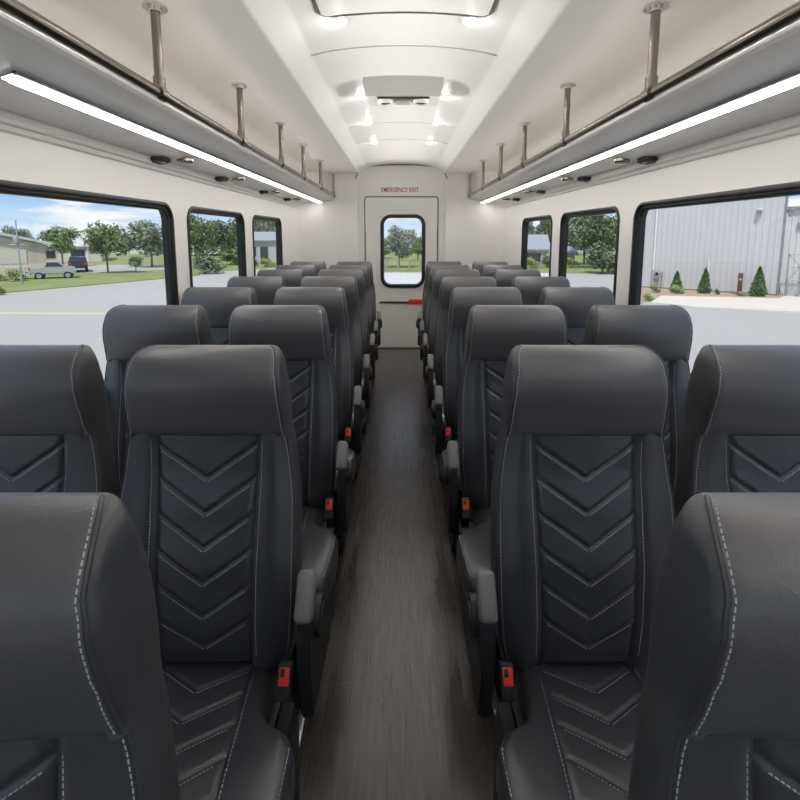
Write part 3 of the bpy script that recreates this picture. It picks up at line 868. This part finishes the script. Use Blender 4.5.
# ---- plants
def leaf_cloud(mb, blobs, n, size, flatten=.7):
    tot = sum(b[3] ** 2 for b in blobs)
    for (bx, by, bz, br, bh) in blobs:
        m_ = int(n * br ** 2 / tot)
        for _ in range(m_):
            d = Vector((random.gauss(0, 1), random.gauss(0, 1), random.gauss(0, 1))).normalized()
            rr = (random.random() ** .45)
            p = Vector((bx + d.x * br * rr, by + d.y * br * rr, bz + d.z * bh * rr))
            nrm = (d + Vector((random.gauss(0, .5), random.gauss(0, .5), random.gauss(0, .5) + .3))).normalized()
            u = nrm.orthogonal().normalized(); u = Quaternion(nrm, random.random() * 6.28) @ u; w = nrm.cross(u)
            s = size * random.uniform(.6, 1.3)
            mb.poly([p - u * s, p + w * s * .6, p + u * s, p - w * s * .6], [(0, 1, 2, 3)])
def tree_blobs(kind):
    B = []
    if kind == 'round':
        for k in range(12):
            a = k * 2.4; r = .24 * math.sqrt(k / 11) + .04
            B.append((r * math.cos(a), r * math.sin(a), .62 + .22 * math.sin(k * 1.7) * (1 - r), .17 + .06 * random.random(), .15))
    elif kind == 'oak':
        for k in range(18):
            a = k * 2.4; r = .36 * math.sqrt(k / 17)
            B.append((r * math.cos(a), r * math.sin(a), .52 + .30 * math.sin(k * 2.1) * (1 - r * 1.6), .14 + .07 * random.random(), .13))
    elif kind == 'shrub':
        for k in range(9):
            a = k * 2.4; r = .32 * math.sqrt(k / 8)
            B.append((r * math.cos(a), r * math.sin(a), .40 + .18 * math.sin(k * 2.1), .22, .32))
    return B
PROT = {}
def crown_mesh(kind, mname, n, size):
    key = (kind, mname, n, size)
    if key not in PROT:
        mb = MB(); leaf_cloud(mb, tree_blobs(kind), n, size)
        o = mb.build('crown', M[mname], smooth=False, flip_fix=False); PROT[key] = o.data; bpy.data.objects.remove(o)
    return PROT[key]
TRUNK = {}
def trunk_mesh(kind):
    if kind not in TRUNK:
        mb = MB(); mb.tube([(0, 0, 0), (.006, 0, .15), (-.004, .004, .32), (.0, 0, .55)], .018, 8)
        for k in range(7):
            a = k * 2.4; z0 = .26 + .04 * k
            mb.tube([(0, 0, z0), (.10 * math.cos(a), .10 * math.sin(a), z0 + .10), (.22 * math.cos(a), .22 * math.sin(a), z0 + .20)], .008, 6)
        o = mb.build('trunk', M['bark']); TRUNK[kind] = o.data; bpy.data.objects.remove(o)
    return TRUNK[kind]
def tree(px, base, top, wpx, kind, mname, label, group='trees outside the windows', Y=None, n=2600, size=.030, name='tree', rz=0):
    p = G(px, base) if Y is None else Vector((at_depth(px, 240, Y).x, Y, GZ))
    t = at_depth(px, top, p.y); h = t.z - GZ
    w = wpx / FPX * p.y * 1.02
    r = thing(name, label, 'tree' if name == 'tree' else 'shrub', (p.x, p.y, GZ), rz, group)
    me = crown_mesh(kind, mname, n, size)
    hk = {'round': .86, 'oak': .92, 'shrub': .88}[kind]; wk = {'round': .78, 'oak': 1.0, 'shrub': 1.05}[kind]
    c = bpy.data.objects.new('crown' if name == 'tree' else 'foliage', me); COL.objects.link(c); c.parent = r
    c.scale = (w / wk, w / wk, h / hk)
    if name == 'tree':
        tr = bpy.data.objects.new('trunk', trunk_mesh('a')); COL.objects.link(tr); tr.parent = r; tr.scale = (w / wk * .9 if w > h else h, w / wk * .9 if w > h else h, h / hk)
    return r
# left, seen in the large window
tree(63, 267, 229, 34, 'round', 'leaf_mid', 'leafy green tree behind the silver pickup and left of the dark car', rz=.5)
tree(108, 273.5, 226, 40, 'round', 'leaf_mid', 'round bright green tree on the lawn right of the dark car', rz=1.5)
tree(152, 267, 216, 56, 'oak', 'leaf_grey', 'tall grey green tree at the right end of the large left window', rz=.2)
tree(136, 273, 257, 14, 'round', 'leaf_grey', 'small young tree on the lawn before the tall grey green tree', n=900, size=.045)
tree(13, 262, 223, 34, 'oak', 'leaf_grey', 'grey green tree rising behind the beige building', rz=2, Y=66)
tree(-30, 262, 226, 40, 'oak', 'leaf_dark', 'dark tree behind the left end of the beige building', rz=2.6, Y=64)
for i, (px, top, w, rz_) in enumerate(((40, 236, 30, .1), (66, 237, 34, .9), (95, 235, 30, 1.7), (122, 233, 34, 2.2))):
    tree(px, 260, top, w, 'oak', 'leaf_dark', Y=(88, 104, 92, 112)[i], label=['far dark tree line left of the white roof, first from the left', 'far dark tree behind the white roofed building, second from the left', 'far dark tree beside the round bright green tree', 'far dark tree between the round tree and the tall grey green tree'][i], rz=rz_, n=1500)
# middle left window
tree(196, 271.5, 208, 40, 'oak', 'leaf_mid', 'tall green tree at the left of the middle left window', rz=.4, Y=50)
tree(222, 270.5, 216, 38, 'oak', 'leaf_dark', 'dark green tree in the centre of the middle left window', rz=1.1, Y=66)
tree(243, 270, 209, 36, 'oak', 'leaf_dark', 'dark green tree at the right of the middle left window', rz=2.0, Y=76)
tree(206, 271.8, 252, 34, 'shrub', 'leaf_dark', 'low dark shrub beneath the trees of the middle left window', 'shrubs outside the windows', name='shrub', n=900, size=.05, Y=44.3)
tree(232, 271, 248, 34, 'shrub', 'leaf_mid', 'broad green shrub at the right of the middle left window', 'shrubs outside the windows', name='shrub', n=900, size=.05, rz=1, Y=57)
tree(214, 270, 222, 66, 'shrub', 'leaf_dark', 'tall dark thicket behind the trees of the middle left window', 'shrubs outside the windows', name='shrub', n=2600, size=.03, Y=84)
# small left window
tree(262, 262, 207, 36, 'oak', 'leaf_grey', 'grey green tree above the pale house in the small left window', rz=2.8, Y=86)
tree(285, 264, 210, 36, 'oak', 'leaf_dark', 'dark tree right of the pale house in the small left window', rz=1.8, Y=97)
tree(268, 267, 257, 20, 'shrub', 'leaf_pale', 'yellow green shrub before the pale house in the small left window', 'shrubs outside the windows', name='shrub', n=700, size=.06)
tree(252, 267, 256, 14, 'shrub', 'leaf_mid', 'small green shrub left of the pale house door', 'shrubs outside the windows', name='shrub', n=600, size=.06)
# shrubs by the beige building
tree(17, 282, 268, 19, 'shrub', 'leaf_pale', 'round yellow green shrub before the beige building beside the pickup', 'shrubs outside the windows', name='shrub', n=800, size=.06)
tree(2, 281.5, 273, 12, 'shrub', 'leaf_pale', 'small pale shrub at the left edge before the beige building', 'shrubs outside the windows', name='shrub', n=600, size=.06)
tree(1, 295, 286, 9, 'shrub', 'leaf_mid', 'small green bush on the kerb at the left edge of the lawn', 'shrubs outside the windows', name='shrub', n=600, size=.06)
# behind the rear door
tree(399, 269, 222, 40, 'oak', 'leaf_grey', 'large grey green tree seen through the rear door window', rz=.7, Y=52)
tree(384, 268, 236, 22, 'oak', 'leaf_dark', 'darker tree at the left of the rear door window', rz=1.9, Y=72)
tree(418, 269, 234, 24, 'oak', 'leaf_mid', 'lighter green tree at the right of the rear door window', rz=2.4, Y=66)
tree(594, 270, 220, 70, 'shrub', 'leaf_dark', 'tall dark thicket behind the trees of the middle right window', 'shrubs outside the windows', name='shrub', n=2600, size=.03, Y=112)
# right windows
tree(598, 270.5, 205, 52, 'oak', 'leaf_dark', 'large dark green tree at the right of the middle right window', rz=.3, n=4200, size=.024, Y=51)
tree(572, 270, 212, 40, 'oak', 'leaf_grey', 'grey green tree at the left of the middle right window', rz=1.3, Y=84)
tree(622, 272, 210, 40, 'oak', 'leaf_mid', 'green tree half hidden by the pillar right of the middle right window', rz=2.3, Y=68)
tree(585, 270, 204, 44, 'oak', 'leaf_grey', 'tall grey green tree in the middle of the middle right window', rz=.9, Y=57, n=3400)
tree(604, 272.5, 240, 46, 'shrub', 'leaf_dark', 'broad dark bush at the foot of the trees in the middle right window', 'shrubs outside the windows', name='shrub', n=1200, size=.045, Y=44.5)
tree(571, 268, 256, 18, 'shrub', 'leaf_pale', 'yellow green bush at the left of the middle right window', 'shrubs outside the windows', name='shrub', n=700, size=.06)
tree(548, 266, 212, 34, 'oak', 'leaf_dark', 'dark tree right of the grey house in the small right window', rz=.8, Y=96)
tree(522, 263, 214, 30, 'oak', 'leaf_grey', 'grey green tree behind the grey house in the small right window', rz=1.8, Y=88)
tree(532, 268.5, 256, 20, 'shrub', 'leaf_pale', 'yellow green bush before the grey house', 'shrubs outside the windows', name='shrub', n=700, size=.06)
tree(547, 268, 254, 16, 'shrub', 'leaf_dark', 'dark bush right of the yellow green bush by the grey house', 'shrubs outside the windows', name='shrub', n=700, size=.06)
for i, px in enumerate((310, 350, 440, 480)):
    tree(px, 258, 226, 46, 'oak', 'leaf_dark', ['far dark tree hidden left of the rear wall', 'far dark tree beyond the field left of the rear door', 'far dark tree beyond the field right of the rear door', 'far dark tree hidden right of the rear wall'][i], rz=i, n=1500, Y=(80, 104, 92, 116)[i])

def conifer(px, base, top, wpx, label):
    p = G(px, base); h = at_depth(px, top, p.y).z - GZ; w = wpx / FPX * p.y
    r = thing('conifer', label, 'shrub', (p.x, p.y, GZ), 0, 'cone shaped evergreens by the metal building')
    mb = MB()
    for _ in range(1500):
        z = random.random() ** 1.3; rad = (w / 2) * (1 - z) ** .8 * (.75 if z < .06 else 1) * random.random() ** .35; a = random.random() * 6.28
        p_ = Vector((rad * math.cos(a), rad * math.sin(a), .06 + z * h * .96)); d = Vector((math.cos(a), math.sin(a), 1.4)).normalized()
        s = .10 * h / 2 * random.uniform(.6, 1.2); n_ = d.orthogonal().normalized(); n_ = Quaternion(d, random.random() * 6.28) @ n_
        mb.poly([p_ - n_ * s * .35, p_ + d * s, p_ + n_ * s * .35, p_ - d * s * .4], [(0, 1, 2, 3)])
    mb.build('foliage', M['leaf_conifer'], r, smooth=False, flip_fix=False)
    MB().cyl((0, 0, 0), (0, 0, h * .5), .05).build('stem', M['bark'], r)
conifer(676, 292.5, 271.5, 14, 'cone shaped evergreen nearest the left end of the metal building')
conifer(704, 294, 268.5, 14, 'slim cone shaped evergreen between the first evergreen and the brown post')
conifer(757.5, 297, 267, 17, 'cone shaped evergreen right of the brown post')
for (px, b, t, w, mm, lb) in ((655, 293, 282.5, 12, 'leaf_pale', 'round pale shrub in the mulch at the left end of the metal building'), (648, 301, 292, 13, 'leaf_pale', 'low pale shrub at the corner of the concrete walk'),
                              (677, 294, 284, 16, 'leaf_pale', 'low pale shrub at the foot of the first evergreen'), (717, 295, 288, 6, 'leaf_mid', 'small weed in the mulch between two evergreens'), (741, 296.5, 291, 10, 'leaf_pale', 'low tuft beside the brown post')):
    tree(px, b, t, w, 'shrub', mm, lb, 'shrubs outside the windows', name='shrub', n=600, size=.07)

# ---- metal building on the right
A = G(640, 287.7); B_ = G(777.5, 296.3)
dirw = (B_ - A); dirw.z = 0; Lw = dirw.length; dirw.normalize(); ang_w = math.atan2(dirw.y, dirw.x)
back_n = Vector((-dirw.y, dirw.x, 0))
if back_n.y < 0: back_n = -back_n
mbld = thing('metal_building', 'large pale grey building with ribbed metal siding outside the right window', 'building', (A.x, A.y, GZ), ang_w)
HB_ = 7.6
rib = MB(); pts = []; x = 0
while x < Lw:
    pts += [(x, 0), (x + .17, 0), (x + .20, -.022), (x + .28, -.022), (x + .31, 0)]; x += .31
pts = [p for p in pts if p[0] <= Lw] + [(Lw, 0)]
dd = []
for p in pts:
    if not dd or p != dd[-1]: dd.append(p)
rib.prism(dd + [(Lw, 6), (0, 6)], 2, .12, HB_); rib.build('siding', M['siding'], mbld, smooth=False)
MB().box((Lw / 2, 3.0, .06), (Lw, 6.02, .12)).build('plinth', M['trimgrey'], mbld, smooth=False)
MB().box((Lw, -.02, HB_ / 2), (.10, .12, HB_)).build('corner_flashing', M['trimgrey'], mbld, smooth=False)
MB().box((Lw / 2 - .1, 3.0, HB_ + .1), (Lw + .2, 6.3, .25)).build('roof', M['trimgrey'], mbld, smooth=False)
MB().tube([(.75, -.10, .3), (.75, -.10, HB_)], .06, 8).build('downpipe', M['whitepipe'], mbld)
def on_wall(px, py):
    # intersect sight line with the wall plane
    d = at_depth(px, py, 10.0) - EYE; n = Vector((-dirw.y, dirw.x, 0)); t = (A - EYE).dot(n) / d.dot(n)
    q = EYE + d * t - A; return (q.dot(dirw), q.z - (GZ - A.z) if False else EYE.z + d.z * t - GZ)
u, z = on_wall(760, 211)
wlmp = thing('wall_lamp', 'small wall lamp high on the ribbed metal siding', 'lamp', tuple(A + dirw * u - back_n * .05 + Vector((0, 0, z))), ang_w)
MB().box((0, -.04, 0), (.26, .10, .30), bev=.02).build('back_plate', M['whitepipe'], wlmp); MB().box((0, -.17, -.03), (.24, .20, .22), bev=.04).build('shade', M['trimgrey'], wlmp)
u, z = on_wall(657.5, 278)
ub = thing('utility_meter', 'grey utility meter box on pipes at the left end of the metal siding', 'meter', tuple(A + dirw * u - back_n * .06 + Vector((0, 0, GZ - A.z))), ang_w)
MB().box((.0, -.12, .95), (.32, .18, .48), bev=.02).build('box', M['galv'], ub)
MB().cyl((.0, -.22, 1.02), (.0, -.27, 1.02), .10).build('dial', M['darkglass'], ub)
pp = MB().tube([(-.28, -.10, 0), (-.28, -.10, 1.25), (.30, -.10, 1.25), (.30, -.10, 0)], .03, 8); pp.tube([(-.28, -.10, .6), (.30, -.10, .6)], .025, 8); pp.build('pipes', M['galv'], ub)
u, z = on_wall(708.5, 268)
vp = thing('vent_pipe', 'short white vent pipe above the slim evergreen on the metal wall', 'pipe', tuple(A + dirw * u - back_n * .06 + Vector((0, 0, GZ - A.z))), ang_w)
zz = z
MB().tube([(0, -.06, zz - .35), (0, -.06, zz + .55)], .05, 8).build('pipe', M['whitepipe'], vp); MB().box((0, -.07, zz - .40), (.20, .16, .22), bev=.02).build('valve_box', M['trimgrey'], vp)
# annex
C_ = B_ + dirw * 7
ann = thing('annex_building', 'lower pale metal annex at the right edge of the right window', 'building', (B_.x, B_.y, GZ), ang_w)
za = EYE.z - GZ + (235 - 209.5) / FPX * (B_.y) * .99
rib = MB(); pts = []; x = .08
while x < 8:
    pts += [(x, .9), (x + .22, .9), (x + .24, .87), (x + .28, .87), (x + .30, .9)]; x += .30
rib.prism(pts + [(x, 6), (.08, 6)], 2, 0, za); rib.build('siding', M['siding2'], ann, smooth=False)
MB().box((4.1, 3.4, za + .06), (8.3, 5.4, .18)).build('coping', M['trimgrey'], ann, smooth=False)
MB().box((.75, .84, za - .95), (.34, .12, .36)).build('vent', M['trimgrey'], ann, smooth=False)
lat = thing('steel_rack', 'galvanised lattice of steel frames leaning by the annex wall', 'rack', tuple(B_ + dirw * .35 - back_n * .0 + Vector((0, 0, GZ - B_.z))), ang_w)
f_ = MB()
hgt = at_depth(790, 254, B_.y).z - GZ
for x in (0, .55, 1.1, 1.65): f_.tube([(x, 0, 0), (x, 0, hgt)], .035, 6)
for z in (.1, hgt * .4, hgt * .7, hgt): f_.tube([(0, 0, z), (1.65, 0, z)], .03, 6)
f_.build('frame', M['galv'], lat)
br = MB()
for k, (x0, z0, x1, z1) in enumerate(((0, .1, .55, hgt * .4), (.55, .1, 0, hgt * .4), (0, hgt * .4, .55, hgt * .7), (.55, .1, 1.1, hgt * .4), (1.1, .1, .55, hgt * .4), (.55, hgt * .7, 1.1, hgt * .4), (.55, hgt * .4, 1.1, hgt), (1.1, .1, 1.65, hgt * .4), (0, hgt, .55, hgt * .7))): br.tube([(x0, -.06, z0), (x1, -.06, z1)], .025, 6)
br.build('braces', M['galv'], lat)
bp_ = G(739, 295.2)
hp_ = at_depth(739, 273, bp_.y).z - GZ
po = thing('brown_post', 'square reddish brown post with a pale label before the metal siding', 'post', (bp_.x, bp_.y, GZ), ang_w)
MB().box((0, 0, hp_ / 2), (.24, .22, hp_), bev=.015).build('shaft', M['brown'], po); MB().box((0, -.115, hp_ * .72), (.16, .01, .13)).build('plate', M['galv'], po)
# mulch bed, concrete walk
flat('mulch_bed', [A - back_n * .05, B_ - back_n * .05, G(780, 299), G(662, 296.5), G(640, 304), G(600, 300), G(630, 288)], GZ + .04, M['mulch'], 'tan mulch bed at the foot of the metal building', 'ground', 'structure', .04)
flat('concrete_walk', [G(661, 296.6), G(780, 299.2), B_ + dirw * .3, B_ + dirw * 9, G(900, 323), G(800, 313), G(694, 307.6), G(650, 303.2)], GZ + .06, M['concrete'], 'pale concrete walk in front of the metal building', 'path', 'structure', .06)

# ---- houses
def gable(name, px0, px1, base, eave, ridge, label, wm, rm, depth=9, feats=(), mono=False):
    a, b = G(px0, base), G(px1, base); w = b.x - a.x; Y = a.y
    h = at_depth(px0, eave, Y).z - GZ; rz_ = at_depth(px0, ridge, Y).z - GZ
    fa_ = math.atan2(400 - (px0 + px1) / 2, FPX) * .8
    w = w * math.cos(fa_)
    t = thing(name, label, 'building', (a.x, Y, GZ), fa_)
    MB().box((w / 2, depth / 2, h / 2), (w, depth, h)).build('walls', M[wm], t, smooth=False)
    ov = .35
    MB().prism([(-ov, h - .05), (depth / 2, rz_), (depth + ov, h - .05), (depth + ov, h + .12), (depth / 2, rz_ + .17), (-ov, h + .12)], 0, -ov, w + ov).build('roof', M[rm], t, smooth=False)
    for (nm, f0, f1, z0, z1, mm) in feats:
        MB().box((w * (f0 + f1) / 2, -.03, h * (z0 + z1) / 2), (w * (f1 - f0), .10, h * (z1 - z0))).build(nm, M[mm], t, smooth=False)
    return t
# beige building: gable end turned to the bus, its roof line falling to the right
bb = G(48, 274.5); Yb = bb.y; fa = R(38)
bt = thing('beige_building', 'long low beige building with a pale green roof edge at the left edge', 'building', (bb.x, Yb, GZ), fa)
def on_face(px, py):
    d = at_depth(px, py, 10.0) - EYE; n = Vector((-math.sin(fa), math.cos(fa), 0)); t = (bb - EYE).dot(n) / d.dot(n); q = EYE + d * t
    return (q - bb).dot(Vector((math.cos(fa), math.sin(fa), 0))), q.z - GZ
xL, hL = on_face(0, 236); hR = on_face(48, 244.5)[1]; wB = 13
sl = (hL - hR) / -xL
MB().prism([(0, 0), (0, hR), (-6.5, hR + 6.5 * sl), (-wB, hR + 0), (-wB, 0)], 1, 0, 8).build('walls', M['beige'], bt, smooth=False)
MB().prism([(-.0, .0), (-wB, 0), (-wB, 1.0), (0, 1.0)], 1, -.06, 0).build('base_band', M['beige2'], bt, smooth=False)
MB().prism([(.5, hR - .05), (-6.5, hR + 6.5 * sl + .1), (-wB - .5, hR - .05), (-wB - .5, hR + .15), (-6.5, hR + 6.5 * sl + .30), (.5, hR + .15)], 1, -.4, 8.3).build('roof', M['roofmetal'], bt, smooth=False)
wb_ = MB().box((-2.6, -.04, hR * .62), (2.4, .06, hR * .46)); wb_.build('shutter_panel', M['beige2'], bt, smooth=False)
gable('white_roof_building', 40, 100, 263, 247, 238.5, 'low building with a white metal roof and a porch behind the dark car', 'beige2', 'whiteroof', 10,
      [('doorway', .50, .72, 0, .8, 'darkglass'), ('window', .10, .25, .3, .75, 'darkglass'), ('porch_column', .45, .48, 0, 1, 'whitepipe'), ('porch_column', .75, .78, 0, 1, 'whitepipe')])
gable('pale_house', 248, 276, 264.5, 241, 233, 'pale grey house in the small left window', 'housegrey', 'roofshingle', 9, [('doorway', .45, .72, 0, .75, 'darkglass'), ('window', .1, .3, .35, .75, 'darkglass')])
gable('grey_house', 522, 546, 265.5, 250, 236, 'grey house with a blue grey roof in the small right window', 'housegrey', 'roofshingle', 8, [('doorway', .2, .75, 0, .8, 'darkglass')])
gable('tan_house', 556, 574, 264, 254, 248, 'small tan house glimpsed behind the trees in the middle right window', 'beige', 'roofshingle', 8, [('doorway', .3, .6, 0, .8, 'darkglass')])

# ---- cars
def car(name, px, base, wpx, L, W, H, rz, paint, label, pickup=False):
    p = G(px, base)
    t = thing(name, label, 'car', (p.x, p.y, GZ), rz)
    r = .34 * H / 1.6
    if pickup: pr = [(-L / 2, .45), (-L / 2, .95), (-.2 * L, 1.0), (-.12 * L, 1.0), (-.05 * L, 1.02), (.22 * L, 1.05), (.46 * L, .95), (.5 * L, .75), (.5 * L, .4)]
    else: pr = [(-L / 2, .40), (-L / 2 - .02, .85), (-.46 * L, 1.02), (.20 * L, 1.05), (.45 * L, .95), (.5 * L, .75), (.5 * L, .36)]
    b = MB().prism(pr, 1, -W / 2, W / 2); bmesh.ops.bevel(b.bm, geom=list(b.bm.edges), offset=.07, segments=2, affect='EDGES'); b.build('body', M[paint], t, angle=40)
    cb = MB()
    if pickup: q = [(-.16 * L, 1.0), (-.12 * L, H - .05), (.10 * L, H), (.24 * L, 1.02)]
    else: q = [(-.48 * L, 1.0), (-.40 * L, H - .03), (.05 * L, H), (.24 * L, 1.02)]
    k = .86
    cb.loft([[(x, -W / 2 * (1 if z < 1.1 else k) * .97, z) for x, z in q], [(x, W / 2 * (1 if z < 1.1 else k) * .97, z) for x, z in q]])
    cb.build('cabin_glass', M['darkglass'], t, smooth=False)
    MB().box(((q[1][0] + q[2][0]) / 2, 0, H - .01), (q[2][0] - q[1][0] + .1, W * .84, .06), bev=.02).build('cabin_roof', M[paint], t)
    for sx in (-.31 * L, .33 * L):
        for sy in (-1, 1):
            wh = MB().cyl((sx, sy * (W / 2 - .20), r), (sx, sy * (W / 2 + .01), r), r, n=20).build('wheel', M['rubber'], t)
            MB().cyl((sx, sy * (W / 2), r), (sx, sy * (W / 2 + .02), r), r * .6, n=16).build('hubcap', M['galv'], wh)
    for sy in (-1, 1): MB().box((-L / 2 - .01, sy * W * .40, .86), (.06, W * .14, .24), bev=.01).build('tail_light', M['taillight'], t)
    MB().box((-L / 2 - .02, 0, .48), (.12, W * .96, .16), bev=.03).build('bumper', M['galv'] if pickup else M['blk'], t)
car('dark_car', 78.5, 271.3, 17, 4.2, 1.55, 1.45, R(124), 'carblue', 'dark blue car parked facing away on the road beyond the lawn')
car('pickup_truck', 54.5, 278.6, 30, 3.0, 1.5, 1.4, R(30), 'carsilver', 'silver pickup truck parked on the grass edge beside the beige building', True)
tp = G(29, 279.0)
tl = thing('utility_trailer', 'small grey open trailer behind the silver pickup truck', 'trailer', (tp.x - .4, tp.y - .6, GZ), R(30))
MB().box((0, 0, .55), (1.3, 1.2, .10)).build('bed', M['galv'], tl)
rl = MB()
for x in (-.6, -.2, .2, .6):
    for y in (-.58, .58): rl.tube([(x, y, .6), (x, y, 1.0)], .03, 6)
for y in (-.58, .58): rl.tube([(-.6, y, 1.0), (.6, y, 1.0)], .03, 6)
rl.build('side_rails', M['galv'], tl)
for y in (-.66, .66): MB().cyl((0, y - .08, .30), (0, y + .08, .30), .30).build('wheel', M['rubber'], tl)
MB().tube([(.6, 0, .5), (.85, 0, .5)], .04, 6).build('tow_bar', M['galv'], tl)
# utility pole
up_ = Vector((at_depth(17.5, 240, 34.8).x, 34.8, GZ)); hu = at_depth(17.5, 220, up_.y).z - GZ
upo = thing('utility_pole', 'thin grey utility pole with a lamp arm before the beige building', 'pole', (up_.x, up_.y, GZ))
MB().cyl((0, 0, 0), (0, 0, hu), .065, .04).build('shaft', M['galv'], upo)
MB().tube([(-.6, 0, hu * .62), (.5, 0, hu * .62)], .05, 6).build('cross_arm', M['galv'], upo); MB().box((.0, -.1, hu * .70), (.3, .3, .5), bev=.04).build('transformer', M['galv'], upo)
# fence beyond the road at the back
fp = [G(x, 271.0) for x in (340, 355, 370, 386.5, 398, 409.5, 421, 436, 451)]
fn = thing('field_fence', 'low wooden rail fence along the far edge of the road behind the bus', 'fence', (fp[0].x, fp[0].y, GZ))
for q in fp: MB().box((q.x - fp[0].x, q.y - fp[0].y, .6), (.16, .16, 1.2)).build('post', M['wood'], fn, smooth=False)
for z in (.55, 1.05): MB().tube([tuple(q - fp[0] + Vector((0, 0, z))) for q in fp], .05, 6).build('rail', M['wood'], fn)

# ------------------------------------------------------------------ sky, sun, render look
w = bpy.data.worlds.new('sky'); scene.world = w; w.use_nodes = True; nt = w.node_tree; nt.nodes.clear(); L = nt.links.new
out = nt.nodes.new('ShaderNodeOutputWorld'); bg = nt.nodes.new('ShaderNodeBackground'); L(bg.outputs[0], out.inputs[0])
tc = nt.nodes.new('ShaderNodeTexCoord'); sp_ = nt.nodes.new('ShaderNodeSeparateXYZ'); L(tc.outputs['Generated'], sp_.inputs[0])
rp = nt.nodes.new('ShaderNodeValToRGB'); cr = rp.color_ramp
cr.elements[0].position = 0; cr.elements[0].color = (.72, .85, .97, 1)
cr.elements[1].position = 1; cr.elements[1].color = (.42, .55, .78, 1)
e = cr.elements.new(.07); e.color = (.34, .60, .93, 1); e = cr.elements.new(.25); e.color = (.30, .50, .84, 1)
L(sp_.outputs['Z'], rp.inputs[0])
mp = nt.nodes.new('ShaderNodeMapping'); mp.inputs['Scale'].default_value = (1.6, 1.6, 11); mp.inputs['Location'].default_value = (.35, .2, .1); L(tc.outputs['Generated'], mp.inputs['Vector'])
no = nt.nodes.new('ShaderNodeTexNoise'); no.inputs['Scale'].default_value = 3.4; no.inputs['Detail'].default_value = 8; no.inputs['Roughness'].default_value = .5; L(mp.outputs[0], no.inputs['Vector'])
cp = nt.nodes.new('ShaderNodeValToRGB'); cp.color_ramp.elements[0].position = .49; cp.color_ramp.elements[1].position = .60; L(no.outputs['Fac'], cp.inputs[0])
mx = nt.nodes.new('ShaderNodeMix'); mx.data_type = 'RGBA'; mx.inputs[7].default_value = (.98, .98, 1, 1); L(cp.outputs[0], mx.inputs[0]); L(rp.outputs[0], mx.inputs[6]); L(mx.outputs[2], bg.inputs[0])
bg.inputs[1].default_value = .74

sd = bpy.data.lights.new('sun', 'SUN'); sd.energy = 2.9; sd.angle = R(2); sd.color = (1, .95, .87)
so = bpy.data.objects.new('sun', sd); COL.objects.link(so)
so.rotation_euler = Vector((.10, .55, -1.0)).to_track_quat('-Z', 'Y').to_euler()

scene.view_settings.view_transform = 'Standard'; scene.view_settings.look = 'None'
scene.view_settings.gamma = 1; scene.view_settings.use_curve_mapping = False
scene.view_settings.exposure = 0.58
scene.cycles.use_denoising = True
scene.cycles.max_bounces = 10; scene.cycles.diffuse_bounces = 6; scene.cycles.transparent_max_bounces = 16
scene.cycles.sample_clamp_indirect = 6
